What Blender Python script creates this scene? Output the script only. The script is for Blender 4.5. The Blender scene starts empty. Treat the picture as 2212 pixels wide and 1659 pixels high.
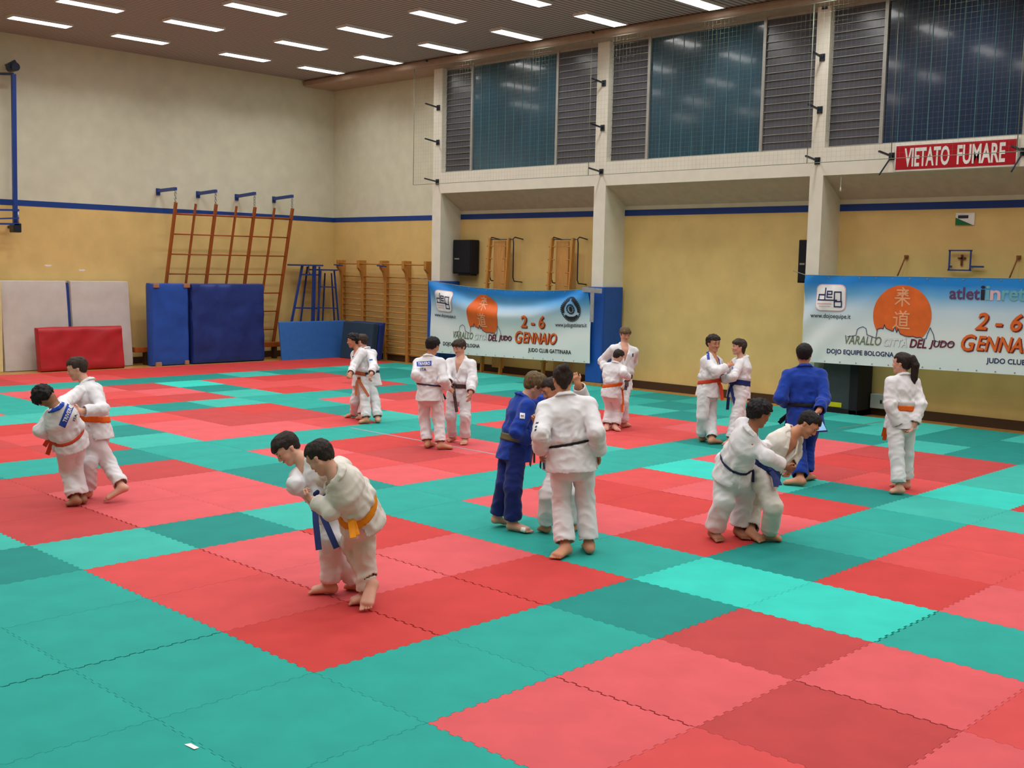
import bpy, bmesh, math, random
import numpy as np
from mathutils import Vector, Matrix, noise
from mathutils.bvhtree import BVHTree
from mathutils.geometry import tessellate_polygon

SC = bpy.context.scene
COL = SC.collection
random.seed(7)
IMW, IMH = 2212.0, 1659.0

# ------------------------------------------------------------------ camera
CAM = np.array([-3.7897, -5.2474, 2.3869])
YAW, PITCH, ROLL, FPX = 0.8005, -0.1032, 0.0207, 2424.8
_cy, _sy = math.cos(YAW), math.sin(YAW)
CF = np.array([math.cos(PITCH) * _sy, math.cos(PITCH) * _cy, math.sin(PITCH)])
_r0 = np.array([_cy, -_sy, 0.0])
_u0 = np.cross(_r0, CF)
CR = math.cos(ROLL) * _r0 + math.sin(ROLL) * _u0
CU = -math.sin(ROLL) * _r0 + math.cos(ROLL) * _u0
cam = bpy.data.cameras.new('camera')
cam.sensor_width = 36.0
cam.lens = FPX / IMW * 36.0
cam.clip_end = 200
camo = bpy.data.objects.new('camera', cam)
COL.objects.link(camo)
camo.matrix_world = Matrix(((CR[0], CU[0], -CF[0], CAM[0]), (CR[1], CU[1], -CF[1], CAM[1]),
                            (CR[2], CU[2], -CF[2], CAM[2]), (0, 0, 0, 1)))
SC.camera = camo

# ------------------------------------------------------------------ world, lamps' power, exposure
world = bpy.data.worlds.new('night')
SC.world = world
world.use_nodes = True
world.node_tree.nodes['Background'].inputs[0].default_value = (0.010, 0.018, 0.045, 1)
world.node_tree.nodes['Background'].inputs[1].default_value = 1.0
LAMP_RADIANCE = 5.0
LAMP_POWER = 24.5
LAMP_SPREAD = math.radians(134)
LAMP_COLOR = (1.0, 0.99, 0.975)
SC.view_settings.view_transform = 'Standard'
SC.view_settings.look = 'None'
SC.view_settings.gamma = 1.0
SC.view_settings.use_curve_mapping = False
SC.view_settings.exposure = 0.0
SC.cycles.max_bounces = 8
SC.cycles.diffuse_bounces = 5
SC.cycles.use_denoising = True
LAMP_X = [12.30, 10.17, 7.60, 5.46, 2.90, 0.78, -1.80, -3.92]   # near end of each lamp row
LAMP_Y = [17.6 - 2.2 * k for k in range(12)]
LAMP_LEN, LAMP_W, CEIL = 1.17, 0.31, 7.10

# ------------------------------------------------------------------ helpers
def at_axis(ax, v, px, py):
    d = (px - IMW / 2) / FPX * CR - (py - IMH / 2) / FPX * CU + CF
    t = (v - CAM[ax]) / d[ax]
    return CAM + t * d
def at_x(x, px, py): return at_axis(0, x, px, py)
def at_y(y, px, py): return at_axis(1, y, px, py)
def at_z(z, px, py): return at_axis(2, z, px, py)
def to_px(p):
    d = np.asarray(p, float) - CAM
    z = d @ CF
    return IMW / 2 + FPX * (d @ CR) / z, IMH / 2 - FPX * (d @ CU) / z, z

def lin(c):
    if isinstance(c, str):
        c = [int(c[i:i + 2], 16) for i in (0, 2, 4)]
    return tuple((v / 255 / 12.92 if v / 255 <= 0.04045 else ((v / 255 + 0.055) / 1.055) ** 2.4) for v in c)

_mats = {}
def mat(name, color, rough=0.6, spec=0.35, var=0.08, scale=6.0, bump=0.0, bscale=60.0, metal=0.0, coat=0.0, emit=0.0, trans=0.0, stretch=None):
    """procedural surface: a noise-varied base colour, optional fine bump"""
    if name in _mats: return _mats[name]
    m = bpy.data.materials.new(name); m.use_nodes = True
    nt = m.node_tree; b = nt.nodes['Principled BSDF']
    c = lin(color)
    b.inputs['Roughness'].default_value = rough
    b.inputs['Specular IOR Level'].default_value = spec
    b.inputs['Metallic'].default_value = metal
    b.inputs['Coat Weight'].default_value = coat
    if trans: b.inputs['Transmission Weight'].default_value = trans
    tc = nt.nodes.new('ShaderNodeTexCoord')
    src = tc.outputs['Object']
    if stretch:
        mp = nt.nodes.new('ShaderNodeMapping'); mp.inputs['Scale'].default_value = stretch
        nt.links.new(src, mp.inputs[0]); src = mp.outputs[0]
    n = nt.nodes.new('ShaderNodeTexNoise'); n.inputs['Scale'].default_value = scale; n.inputs['Detail'].default_value = 5
    nt.links.new(src, n.inputs['Vector'])
    r = nt.nodes.new('ShaderNodeValToRGB')
    r.color_ramp.elements[0].position = 0.3; r.color_ramp.elements[1].position = 0.7
    r.color_ramp.elements[0].color = tuple(max(0, v * (1 - var)) for v in c) + (1,)
    r.color_ramp.elements[1].color = tuple(min(1, v * (1 + var)) for v in c) + (1,)
    nt.links.new(n.outputs['Fac'], r.inputs[0]); nt.links.new(r.outputs[0], b.inputs['Base Color'])
    if emit:
        b.inputs['Emission Color'].default_value = c + (1,); b.inputs['Emission Strength'].default_value = emit
    if bump:
        n2 = nt.nodes.new('ShaderNodeTexNoise'); n2.inputs['Scale'].default_value = bscale; n2.inputs['Detail'].default_value = 3
        nt.links.new(src, n2.inputs['Vector'])
        bp = nt.nodes.new('ShaderNodeBump'); bp.inputs['Strength'].default_value = bump; bp.inputs['Distance'].default_value = 0.01
        nt.links.new(n2.outputs['Fac'], bp.inputs['Height']); nt.links.new(bp.outputs[0], b.inputs['Normal'])
    _mats[name] = m
    return m

def tag(o, label=None, cat=None, group=None, kind=None):
    if label: o['label'] = label
    if cat: o['category'] = cat
    if group: o['group'] = group
    if kind: o['kind'] = kind
    return o

def empty(name, loc, label, cat, group=None):
    o = bpy.data.objects.new(name, None); COL.objects.link(o)
    o.location = Vector([float(v) for v in loc]); o.empty_display_size = 0.2
    o['_w'] = 1; del o['_w']
    return tag(o, label, cat, group)

def place(o, parent):
    """parent while keeping world-space vertex data"""
    if parent is not None:
        o.parent = parent
        o.matrix_parent_inverse = parent_world(parent).inverted()
    return o
def parent_world(o):
    m = Matrix.Translation(o.location) if o.parent is None else parent_world(o.parent) @ o.matrix_parent_inverse @ Matrix.Translation(o.location)
    return m

def mesh_obj(name, verts, faces, m=None, parent=None, smooth=False, mats=None, fmat=None):
    me = bpy.data.meshes.new(name)
    me.from_pydata([tuple(map(float, v)) for v in verts], [], [tuple(int(i) for i in f) for f in faces])
    for mm in (mats or ([m] if m else [])): me.materials.append(mm)
    if fmat is not None: me.polygons.foreach_set('material_index', [int(i) for i in fmat])
    if smooth: me.polygons.foreach_set('use_smooth', [True] * len(me.polygons))
    me.update()
    o = bpy.data.objects.new(name, me); COL.objects.link(o)
    return place(o, parent)

class MB:
    """collects boxes, tubes and prisms; build() links them as one mesh object"""
    def __init__(s): s.v = []; s.f = []; s.mi = []; s.k = 0
    def add(s, vs, fs):
        b = len(s.v); s.v += [tuple(map(float, v)) for v in vs]
        s.f += [tuple(int(i) + b for i in f) for f in fs]; s.mi += [s.k] * len(fs); return s
    def box(s, a, b):
        x0, y0, z0 = [min(p, q) for p, q in zip(a, b)]; x1, y1, z1 = [max(p, q) for p, q in zip(a, b)]
        return s.add([(x0, y0, z0), (x1, y0, z0), (x1, y1, z0), (x0, y1, z0), (x0, y0, z1), (x1, y0, z1), (x1, y1, z1), (x0, y1, z1)],
                     [(3, 2, 1, 0), (4, 5, 6, 7), (0, 1, 5, 4), (1, 2, 6, 5), (2, 3, 7, 6), (3, 0, 4, 7)])
    def bar(s, p, q, w, h=None, up=(0, 0, 1)):
        """rectangular bar from p to q"""
        p = Vector([float(t) for t in p]); q = Vector([float(t) for t in q]); h = h or w; d = (q - p).normalized(); u = Vector(up)
        if abs(d.dot(u)) > 0.98: u = Vector((1, 0, 0))
        a = d.cross(u).normalized() * (w / 2); c = a.cross(d).normalized() * (h / 2)
        vs = [t + e * a + g * c for t in (p, q) for e, g in ((-1, -1), (1, -1), (1, 1), (-1, 1))]
        return s.add(vs, [(0, 1, 2, 3), (7, 6, 5, 4), (0, 4, 5, 1), (1, 5, 6, 2), (2, 6, 7, 3), (3, 7, 4, 0)])
    def tube(s, pts, r, n=8, cap=True):
        pts = [Vector([float(t) for t in p]) for p in pts]; rs = r if isinstance(r, (list, tuple)) else [r] * len(pts)
        d0 = (pts[1] - pts[0]).normalized()
        a = d0.cross(Vector((0, 0, 1)) if abs(d0.z) < 0.9 else Vector((1, 0, 0))).normalized()
        vs = []; fs = []
        for i, p in enumerate(pts):
            d = (pts[min(i + 1, len(pts) - 1)] - pts[max(i - 1, 0)]).normalized()
            a = (a - d * a.dot(d)).normalized(); c = d.cross(a)
            vs += [p + rs[i] * (math.cos(2 * math.pi * k / n) * a + math.sin(2 * math.pi * k / n) * c) for k in range(n)]
        for i in range(len(pts) - 1):
            fs += [(i * n + k, i * n + (k + 1) % n, (i + 1) * n + (k + 1) % n, (i + 1) * n + k) for k in range(n)]
        if cap: fs += [tuple(range(n))[::-1], tuple(range((len(pts) - 1) * n, len(pts) * n))]
        return s.add(vs, fs)
    def prism(s, poly, axis_vec):
        """poly: list of 3-D points (planar), extruded by axis_vec"""
        n = len(poly); a = Vector([float(t) for t in axis_vec])
        vs = [Vector([float(t) for t in p]) for p in poly]; vs += [p + a for p in vs]
        return s.add(vs, [tuple(range(n))[::-1], tuple(range(n, 2 * n))] + [(i, (i + 1) % n, n + (i + 1) % n, n + i) for i in range(n)])
    def build(s, name, m, parent=None, smooth=False, bevel=0.0, seg=2):
        ms = m if isinstance(m, list) else [m]
        o = mesh_obj(name, s.v, s.f, None, parent, smooth, ms, s.mi)
        bm = bmesh.new(); bm.from_mesh(o.data); bmesh.ops.recalc_face_normals(bm, faces=bm.faces)
        if bevel:
            bmesh.ops.bevel(bm, geom=list(bm.edges), offset=bevel, segments=seg, profile=0.5, affect='EDGES', clamp_overlap=True)
        bm.to_mesh(o.data); bm.free()
        return o

def structure(o, label=None):
    o['kind'] = 'structure'
    if label: o['label'] = label
    return o

def text_mesh(body, size=1.0, shear=0.0, fat=0.0, sx=1.0, res=3, align='LEFT'):
    """glyph outline triangles as (verts2d, faces) taken from the built-in font"""
    cu = bpy.data.curves.new('lettering', 'FONT'); cu.body = body; cu.size = size; cu.shear = shear; cu.offset = fat
    cu.resolution_u = res; cu.align_x = align; cu.fill_mode = 'FRONT' if hasattr(cu, 'fill_mode') else cu.fill_mode
    o = bpy.data.objects.new('lettering', cu); COL.objects.link(o)
    dg = bpy.context.evaluated_depsgraph_get(); dg.update()
    me = bpy.data.meshes.new_from_object(o.evaluated_get(dg))
    vs = [(v.co.x * sx, v.co.y) for v in me.vertices]; fs = [tuple(p.vertices) for p in me.polygons]
    bpy.data.objects.remove(o); bpy.data.curves.remove(cu); bpy.data.meshes.remove(me)
    return vs, fs

# ------------------------------------------------------------------ the hall
XW, XP, YB = 14.65, 14.00, 19.45      # recessed side wall, pilaster fronts, end wall
XL, YF = -7.5, -9.5                   # the sides behind the camera
FLOOR = -0.04
Z1, Z2 = 3.50, 3.62                   # blue painted line
m_cream = mat('cream paint', (212, 211, 188), 0.75, 0.2, 0.05, 3, 0.08, 140)
m_ochre = mat('ochre washable paint', (220, 191, 124), 0.5, 0.35, 0.07, 2.2, 0.08, 140)
m_stripe = mat('blue painted line', (24, 62, 138), 0.5)
m_white = mat('white painted concrete', (226, 222, 206), 0.7, 0.2, 0.04, 4)
m_parquet = mat('parquet', (176, 128, 62), 0.35, 0.5, 0.25, 3, 0, 1, stretch=(1, 14, 1))
m_skirt = mat('dark brown skirting', (70, 50, 34), 0.5)
m_darkgap = mat('black rubber', (22, 22, 24), 0.7)
def ceiling_material():
    m = bpy.data.materials.new('brown slatted ceiling'); m.use_nodes = True; nt = m.node_tree; b = nt.nodes['Principled BSDF']
    b.inputs['Roughness'].default_value = 0.7; b.inputs['Specular IOR Level'].default_value = 0.2
    tc = nt.nodes.new('ShaderNodeTexCoord'); w = nt.nodes.new('ShaderNodeTexWave')
    w.wave_type = 'BANDS'; w.bands_direction = 'Y'; w.inputs['Scale'].default_value = 2.6; w.inputs['Distortion'].default_value = 0.0
    nt.links.new(tc.outputs['Object'], w.inputs['Vector'])
    r = nt.nodes.new('ShaderNodeValToRGB'); r.color_ramp.elements[0].position = 0.05; r.color_ramp.elements[1].position = 0.45
    r.color_ramp.elements[0].color = lin((92, 86, 84)) + (1,); r.color_ramp.elements[1].color = lin((172, 164, 160)) + (1,)
    nt.links.new(w.outputs['Fac'], r.inputs[0]); nt.links.new(r.outputs[0], b.inputs['Base Color'])
    return m
m_ceil = ceiling_material()

structure(MB().box((XL, YF, FLOOR - .1), (XW + .3, YB + .3, FLOOR)).build('floor', m_parquet), 'parquet floor under the mats')
structure(MB().box((XL, YF, CEIL), (XW + .3, YB + .3, CEIL + .1)).build('ceiling', m_ceil), 'brown slatted ceiling with strip lights')
def two_tone(name, a, b, label):
    mb = MB(); mb.k = 0; mb.box((a[0], a[1], FLOOR), (b[0], b[1], Z1)); mb.k = 1; mb.box((a[0], a[1], Z1), (b[0], b[1], CEIL))
    return structure(mb.build(name, [m_ochre, m_cream]), label)
two_tone('wall_back', (XL, YB), (XW + .3, YB + .3), 'end wall, ochre below the blue line and cream above')
two_tone('wall_right', (XW, YF), (XW + .3, YB), 'long window wall, ochre below the blue line and cream above')
two_tone('wall_left', (XL - .3, YF), (XL, YB + .3), 'long wall opposite the windows')
two_tone('wall_front', (XL - .3, YF - .3), (XW + .3, YF), 'end wall behind the viewer')
structure(MB().box((XL, YB - .006, Z1), (XW, YB, Z2)).build('trim_1', m_stripe), 'blue line across the end wall')
structure(MB().box((XW - .006, YF, Z1), (XW, YB, Z2)).build('trim_2', m_stripe), 'blue line along the window wall')
structure(MB().box((XW - .03, YF, FLOOR), (XW, YB, FLOOR + .16)).build('baseboard_right', m_skirt), 'dark skirting along the window wall')
structure(MB().box((XL, YB - .03, FLOOR), (XW, YB, FLOOR + .16)).build('baseboard_back', m_skirt), 'dark skirting along the end wall')

# pilasters, beam, sloping soffit
PIL = [(14.45, 14.745), (9.485, 9.79), (4.635, 4.89), (-0.22, 0.05), (-5.07, -4.80)]
for k, (y0, y1) in enumerate(PIL):
    structure(MB().box((XP, y0, FLOOR), (XW, y1, CEIL)).build('pillar', m_white), 'white pilaster')
BZ0, BZ1 = 4.08, 4.55
mb = MB()
for (a, b) in zip(PIL[1:], PIL[:-1]):
    mb.box((XP, a[1], BZ0), (XW, b[0], BZ1))
structure(mb.build('beam', m_white), 'white concrete beam under the windows')
mb = MB()
for (a, b) in zip(PIL[1:], PIL[:-1]):
    mb.prism([(XP + .05, a[1], BZ0), (XW, a[1], BZ0), (XW, a[1], 3.70)], (0, b[0] - a[1], 0))
structure(mb.build('trim_3', mat('beige soffit', (192, 176, 156), .7)), 'sloping underside below the beam')  # soffit in one even beige, darker than the white beam
m_duct = mat('brown ceiling edge box', (166, 142, 122), 0.6)
structure(MB().box((13.64, YF, 6.93), (XW, YB, CEIL)).build('trim_4', m_duct, bevel=0.06, seg=3), 'brown boxed-in edge along the ceiling')

# windows in the bays between the pilasters
def glass_material(name, color, rough, coat=1.0):
    m = bpy.data.materials.new(name); m.use_nodes = True; nt = m.node_tree; b = nt.nodes['Principled BSDF']
    b.inputs['Base Color'].default_value = lin(color) + (1,)
    b.inputs['Roughness'].default_value = rough; b.inputs['Specular IOR Level'].default_value = 0.7
    b.inputs['Coat Weight'].default_value = coat; b.inputs['Coat Roughness'].default_value = 0.08 if coat > .5 else .25
    tc = nt.nodes.new('ShaderNodeTexCoord'); n = nt.nodes.new('ShaderNodeTexNoise'); n.inputs['Scale'].default_value = 3.0
    nt.links.new(tc.outputs['Object'], n.inputs['Vector'])
    r = nt.nodes.new('ShaderNodeValToRGB'); c = lin(color)
    r.color_ramp.elements[0].color = tuple(v * .8 for v in c) + (1,); r.color_ramp.elements[1].color = tuple(v * 1.25 for v in c) + (1,)
    nt.links.new(n.outputs['Fac'], r.inputs[0]); nt.links.new(r.outputs[0], b.inputs['Base Color'])
    bp = nt.nodes.new('ShaderNodeBump'); bp.inputs['Strength'].default_value = 0.12; bp.inputs['Distance'].default_value = 0.02
    nt.links.new(n.outputs['Fac'], bp.inputs['Height']); nt.links.new(bp.outputs[0], b.inputs['Normal'])
    return m
m_louvre = glass_material('grey louvre glass', (66, 67, 76), 0.28, 0.2)
m_profil = glass_material('teal profiled glass', (26, 72, 90), 0.2)
m_profil_b = glass_material('dark blue profiled glass', (20, 50, 80), 0.2)
m_rib = mat('teal glass flange', (74, 122, 130), 0.3, 0.5)
m_alu = mat('aluminium frame', (186, 186, 180), 0.4, 0.5, metal=0.6)
XG = XP + 0.16
def window(n, y_hi, ya, yb, y_lo, gm, label):
    """louvre | profiled glass | louvre, from the far pilaster (y_hi) to the near one (y_lo)"""
    fr = MB(); z0, z1 = BZ1, 6.93
    for y in (ya, yb): fr.box((XG - .05, y - .03, z0), (XG + .03, y + .03, z1))
    fr.box((XG - .03, y_lo, z0), (XG + .03, y_hi, z0 + .03)); fr.box((XG - .03, y_lo, z1 - .04), (XG + .03, y_hi, z1))
    f = structure(fr.build('window_%d' % n, m_alu), label)
    for (p, q) in ((y_lo, yb - .03), (ya + .03, y_hi)):
        mb = MB(); ns = 17; h = (z1 - z0 - .06) / ns
        for k in range(ns):
            z = z0 + .03 + k * h
            mb.prism([(XG - .020, p, z), (XG - .014, p, z), (XG - .002, p, z + h), (XG - .008, p, z + h)], (0, q - p, 0))
            mb.box((XG - .034, p, z - .002), (XG - .018, q, z + .006))
        mm = mb.build('louvre_pane', [m_louvre], f)
        mm.data.materials.append(m_alu)
        mm.data.polygons.foreach_set('material_index', [1 if (i % 12) >= 6 else 0 for i in range(len(mm.data.polygons))])
    mb = MB(); nb = max(2, round((ya - yb) / 0.262)); w = (ya - yb - .06) / nb
    for k in range(nb):
        y = yb + .03 + k * w
        mb.k = 0; mb.box((XG - .005, y, z0 + .03), (XG + .03, y + w, z1 - .04))
        mb.k = 1; mb.box((XG - .012, y - .006, z0 + .03), (XG - .005, y + .006, z1 - .04))
    mb.build('profiled_pane', [gm, m_rib], f)
def wy(px, py): return at_x(XG, px, py)[1]
window(1, 14.45, wy(1020, 360), wy(1203, 352), 9.79, m_profil, 'clerestory window farthest along, teal glass between grey louvres')
window(2, 9.485, wy(1399, 340), wy(1645, 326), 4.89, m_profil, 'clerestory window in the middle bay, teal glass between grey louvres')
window(3, 4.635, wy(1904, 310), 1.35, 0.05, m_profil_b, 'clerestory window above the no-smoking sign, dark blue glass')
window(4, -0.22, -1.3, -3.5, -4.80, m_profil, 'clerestory window nearest the viewer')

# ------------------------------------------------------------------ strip lights
m_lamp = bpy.data.materials.new('lit diffuser'); m_lamp.use_nodes = True
_b = m_lamp.node_tree.nodes['Principled BSDF']; _b.inputs['Base Color'].default_value = (.9, .9, .9, 1)
_b.inputs['Emission Color'].default_value = LAMP_COLOR + (1,); _b.inputs['Emission Strength'].default_value = LAMP_RADIANCE
m_house = mat('white lamp housing', (225, 225, 225), 0.5)
_area = {}
def tube_light(x, y):
    """the light of one louvred fitting, thrown downwards"""
    l = bpy.data.lights.new('strip_light_tube', 'AREA'); l.shape = 'RECTANGLE'; l.size = LAMP_LEN; l.size_y = LAMP_W
    l.energy = LAMP_POWER; l.color = LAMP_COLOR; l.spread = LAMP_SPREAD
    o = bpy.data.objects.new('strip_light_tube', l); COL.objects.link(o); o.location = (x + LAMP_LEN / 2, y, CEIL - .045)
def strip_light(x, y, label):
    root = empty('strip_light', (x + LAMP_LEN / 2, y, CEIL), label, 'ceiling light', 'strip lights in the ceiling')
    h = MB(); hw = LAMP_W / 2
    for s in (-1, 1):
        h.box((x - .02, y + s * (hw + .01) - .01, CEIL - .05), (x + LAMP_LEN + .02, y + s * (hw + .01) + .01, CEIL))
    for xx in (x - .02, x + LAMP_LEN): h.box((xx, y - hw, CEIL - .05), (xx + .02, y + hw, CEIL))
    h.build('housing', m_house, root)
    MB().box((x, y - hw, CEIL - .04), (x + LAMP_LEN, y + hw, CEIL - .01)).build('diffuser', m_lamp, root)
    tube_light(x, y)
    return root
_rows = ['nearest the end wall', 'second from the end wall', 'third from the end wall', 'fourth from the end wall', 'fifth from the end wall', 'sixth from the end wall', 'seventh from the end wall']
_cols = ['in the row beside the windows', 'in the second row from the windows', 'in the third row from the windows', 'in the fourth row from the windows', 'in the fifth row from the windows']
for ci, x in enumerate(LAMP_X):
    for ri, y in enumerate(LAMP_Y):
        pts = [to_px((xx, yy, CEIL - .05)) for xx in (x, x + LAMP_LEN) for yy in (y - .15, y + .15)]
        seen = any(p[2] > 0 and -350 < p[0] < IMW + 350 and p[1] > -260 for p in pts) and ci < 5 and ri < 7
        if seen:
            strip_light(x, y, 'lit fluorescent strip %s, %s' % (_cols[ci], _rows[ri]))
        else:
            tube_light(x, y)
# ------------------------------------------------------------------ jigsaw mats
def jig_edge():
    """dovetail teeth along one edge of a mat; the neighbour's edge is the same line"""
    n = 10; a = 0.0085; lo, hi = .03, .97; p = (hi - lo) / n; pts = [(0.0, 0.0)]
    for k in range(n):
        t = lo + k * p
        pts += [(t, 0.0), (t - .03 * p, -a), (t + .53 * p, -a), (t + .47 * p, a), (t + 1.03 * p, a)] if k < n - 1 else [(t, 0.0), (t - .03 * p, -a), (t + .53 * p, -a), (t + .47 * p, a), (t + 1.0 * p, a)]
    out = []
    for k in range(n):
        t = lo + k * p
        out += [(t + .04 * p, -a), (t + .46 * p, -a), (t + .54 * p, a), (t + .96 * p, a)]
    return [(0.0, 0.0), (lo, 0.0)] + out + [(hi, 0.0), (1.0, 0.0)]
_je = jig_edge()
_sides = []                       # four lists of (outline point, point on the inner square)
_q = .025
for _k in range(4):
    _ts = _je if _k < 2 else _je[::-1]
    _l = []
    for _t, _d in _ts[:-1]:
        _i = min(max(_t, _q), 1 - _q)
        _l.append({0: ((_t, _d), (_i, _q)), 1: ((1 + _d, _t), (1 - _q, _i)), 2: ((_t, 1 + _d), (_i, 1 - _q)), 3: ((_d, _t), (_q, _i))}[_k])
    _sides += _l
_to = [((x - .5) * .9974, (y - .5) * .9974) for (x, y), _ in _sides]
_ti = [((x - .5) * .9974, (y - .5) * .9974) for _, (x, y) in _sides]
def mat_tone(name, c):
    return mat(name, c, 0.75, 0.14, 0.07, 3.0, 0.10, 220)
TONES = {
    'R0': mat_tone('strong red mat', (185, 59, 57)), 'R1': mat_tone('coral red mat', (195, 72, 72)),
    'R2': mat_tone('pinkish red mat', (200, 85, 89)), 'R3': mat_tone('dull red mat', (174, 64, 64)),
    'G0': mat_tone('dark teal mat', (28, 127, 119)), 'G1': mat_tone('teal mat', (38, 149, 138)),
    'G2': mat_tone('light teal mat', (55, 164, 151)), 'G3': mat_tone('bright turquoise mat', (49, 187, 172))}
TONE_WORD = {'R0': 'strong red', 'R1': 'coral red', 'R2': 'pinkish red', 'R3': 'dull red',
             'G0': 'dark teal', 'G1': 'mid teal', 'G2': 'light teal', 'G3': 'bright turquoise'}
_tile_mesh = {}
def tile_mesh(t, gap=None):
    """gap: 'x' or 'y' leaves an open joint along the mat's far edge on that axis"""
    if (t, gap) in _tile_mesh: return _tile_mesh[(t, gap)]
    n = len(_to)
    to = [(x - (.009 if gap == 'x' and x > .46 and abs(y) < .49 else 0), y - (.009 if gap == 'y' and y > .46 and abs(x) < .49 else 0)) for x, y in _to]
    vs = [(x, y, 0) for x, y in to] + [(x, y, FLOOR) for x, y in to] + [(x, y, 0) for x, y in _ti]
    fs = [(n + i, n + (i + 1) % n, (i + 1) % n, i) for i in range(n)] + [(i, (i + 1) % n, 2 * n + (i + 1) % n, 2 * n + i) for i in range(n)] + [tuple(range(2 * n, 3 * n))]
    me = bpy.data.meshes.new('jigsaw_mat'); me.from_pydata(vs, [], fs); me.materials.append(TONES[t]); me.update()
    _tile_mesh[(t, gap)] = me
    return me
# tone of the mats that stand out in the photograph, by cell (column along the end wall, row away from the viewer)
SPECIAL = {(3, -1): 'G3', (3, -2): 'G3', (2, -1): 'G0', (4, -1): 'G0', (1, -1): 'G1', (0, -1): 'G1', (1, 3): 'G0', (0, 3): 'G2', (2, 3): 'G2',
           (-1, 3): 'G0', (-1, 4): 'G2', (5, -1): 'G1', (6, -1): 'G1', (7, -1): 'G2', (7, 2): 'G3', (7, 1): 'G2', (3, -3): 'G1', (8, -1): 'G3', (9, -1): 'G2',
           (-1, 0): 'G1', (-1, 1): 'G1', (-1, 2): 'G1', (-2, 0): 'G1', (-2, 1): 'G1', (-1, -1): 'G1', (-1, -2): 'G1', (3, 0): 'G1', (3, 1): 'G1',
           (4, 11): 'G2', (5, 11): 'G0', (6, 11): 'G2', (7, 8): 'G2', (7, 7): 'G1', (6, 7): 'G1', (5, 7): 'G1', (4, 7): 'G1', (7, 14): 'G3', (7, 13): 'G0', (7, 12): 'G2',
           (3, 7): 'G1', (2, 7): 'G0', (1, 7): 'G1', (3, 8): 'G2', (3, 9): 'G0', (3, 11): 'G2', (2, 11): 'G2', (1, 11): 'G0', (10, 3): 'G0', (11, 2): 'G0', (12, 3): 'G0', (11, 0): 'G0', (12, 1): 'G0',
           (0, 0): 'R0', (0, 1): 'R1', (0, 2): 'R1', (1, 0): 'R0', (1, 1): 'R2', (1, 2): 'R2', (2, 0): 'R0', (2, 1): 'R2', (2, 2): 'R0',
           (2, -2): 'R3', (1, -2): 'R2', (0, -2): 'R2', (2, -3): 'R2', (1, -3): 'R3', (0, -3): 'R1', (2, -4): 'R1', (1, -4): 'R2', (0, -4): 'R2',
           (4, -2): 'R0', (5, -2): 'R1', (6, -2): 'R1', (4, -3): 'R2', (5, -3): 'R1', (4, 0): 'R0', (5, 0): 'R2', (6, 0): 'R0', (4, 1): 'R2', (5, 1): 'R0',
           (6, 1): 'R2', (4, 2): 'R2', (5, 2): 'R0', (6, 2): 'R1', (0, 4): 'R3', (1, 4): 'R2', (2, 4): 'R2', (0, 5): 'R3', (1, 5): 'R2', (2, 5): 'R2', (0, 6): 'R3', (1, 6): 'R3', (2, 6): 'R3',
           (4, 4): 'R2', (5, 4): 'R1', (6, 4): 'R1', (4, 5): 'R1', (5, 5): 'R3', (4, 6): 'R2', (4, 8): 'R2', (5, 8): 'R2', (6, 8): 'R1', (5, 9): 'R3', (4, 9): 'R2', (8, 0): 'R1', (9, 0): 'R3', (10, 0): 'R3', (8, 1): 'R3', (9, 1): 'R0', (10, 1): 'R3', (8, 2): 'R2'}
BLOCKS = {(0, 0): 'the two front grapplers', (0, 1): 'the boy being thrown backwards', (1, 0): 'the curly-haired boy',
          (1, 1): 'the black-belted boy facing us', (2, 0): 'the ponytailed girl', (2, 1): 'the taller hugging boy', (1, 2): 'the boys at back left'}
EMPTY = {(0, -1): 'front right square', (1, -1): 'square cut off at right', (0, 2): 'square at far left', (0, 3): 'leftmost square tip', (1, 3): 'square by the red crash mat',
         (2, 3): 'square by the blue crash mats', (2, 2): 'square beyond the standing pairs', (2, -1): 'square tip at right edge', (1, -2): 'square out of view', (0, -2): 'square out of view'}
CELLS = {(0, 0): 'nearest corner', (1, 0): 'near right side', (2, 0): 'right corner', (0, 1): 'near left side', (1, 1): 'middle',
         (2, 1): 'far right side', (0, 2): 'left corner', (1, 2): 'far left side', (2, 2): 'farthest corner',
         (3, 0): 'beyond right corner', (3, 1): 'beyond far right side', (3, 2): 'right of farthest corner', (3, 3): 'beyond farthest corner',
         (0, 3): 'beyond left corner', (1, 3): 'beyond far left side', (2, 3): 'left of farthest corner'}
rnd = random.Random(3)
n_mats = 0; rest = []
OPEN = {(-1, 0): 'y', (-2, 0): 'y', (-3, 0): 'y', (3, -3): 'y', (0, 0): 'x', (0, 1): 'x', (0, 2): 'x', (1, 0): 'x', (1, 1): 'x', (1, 2): 'x', (0, 4): 'x', (0, 5): 'x', (1, -3): 'x', (0, -2): 'x', (5, 1): 'x', (9, 1): 'x', (5, -3): 'x'}
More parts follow.
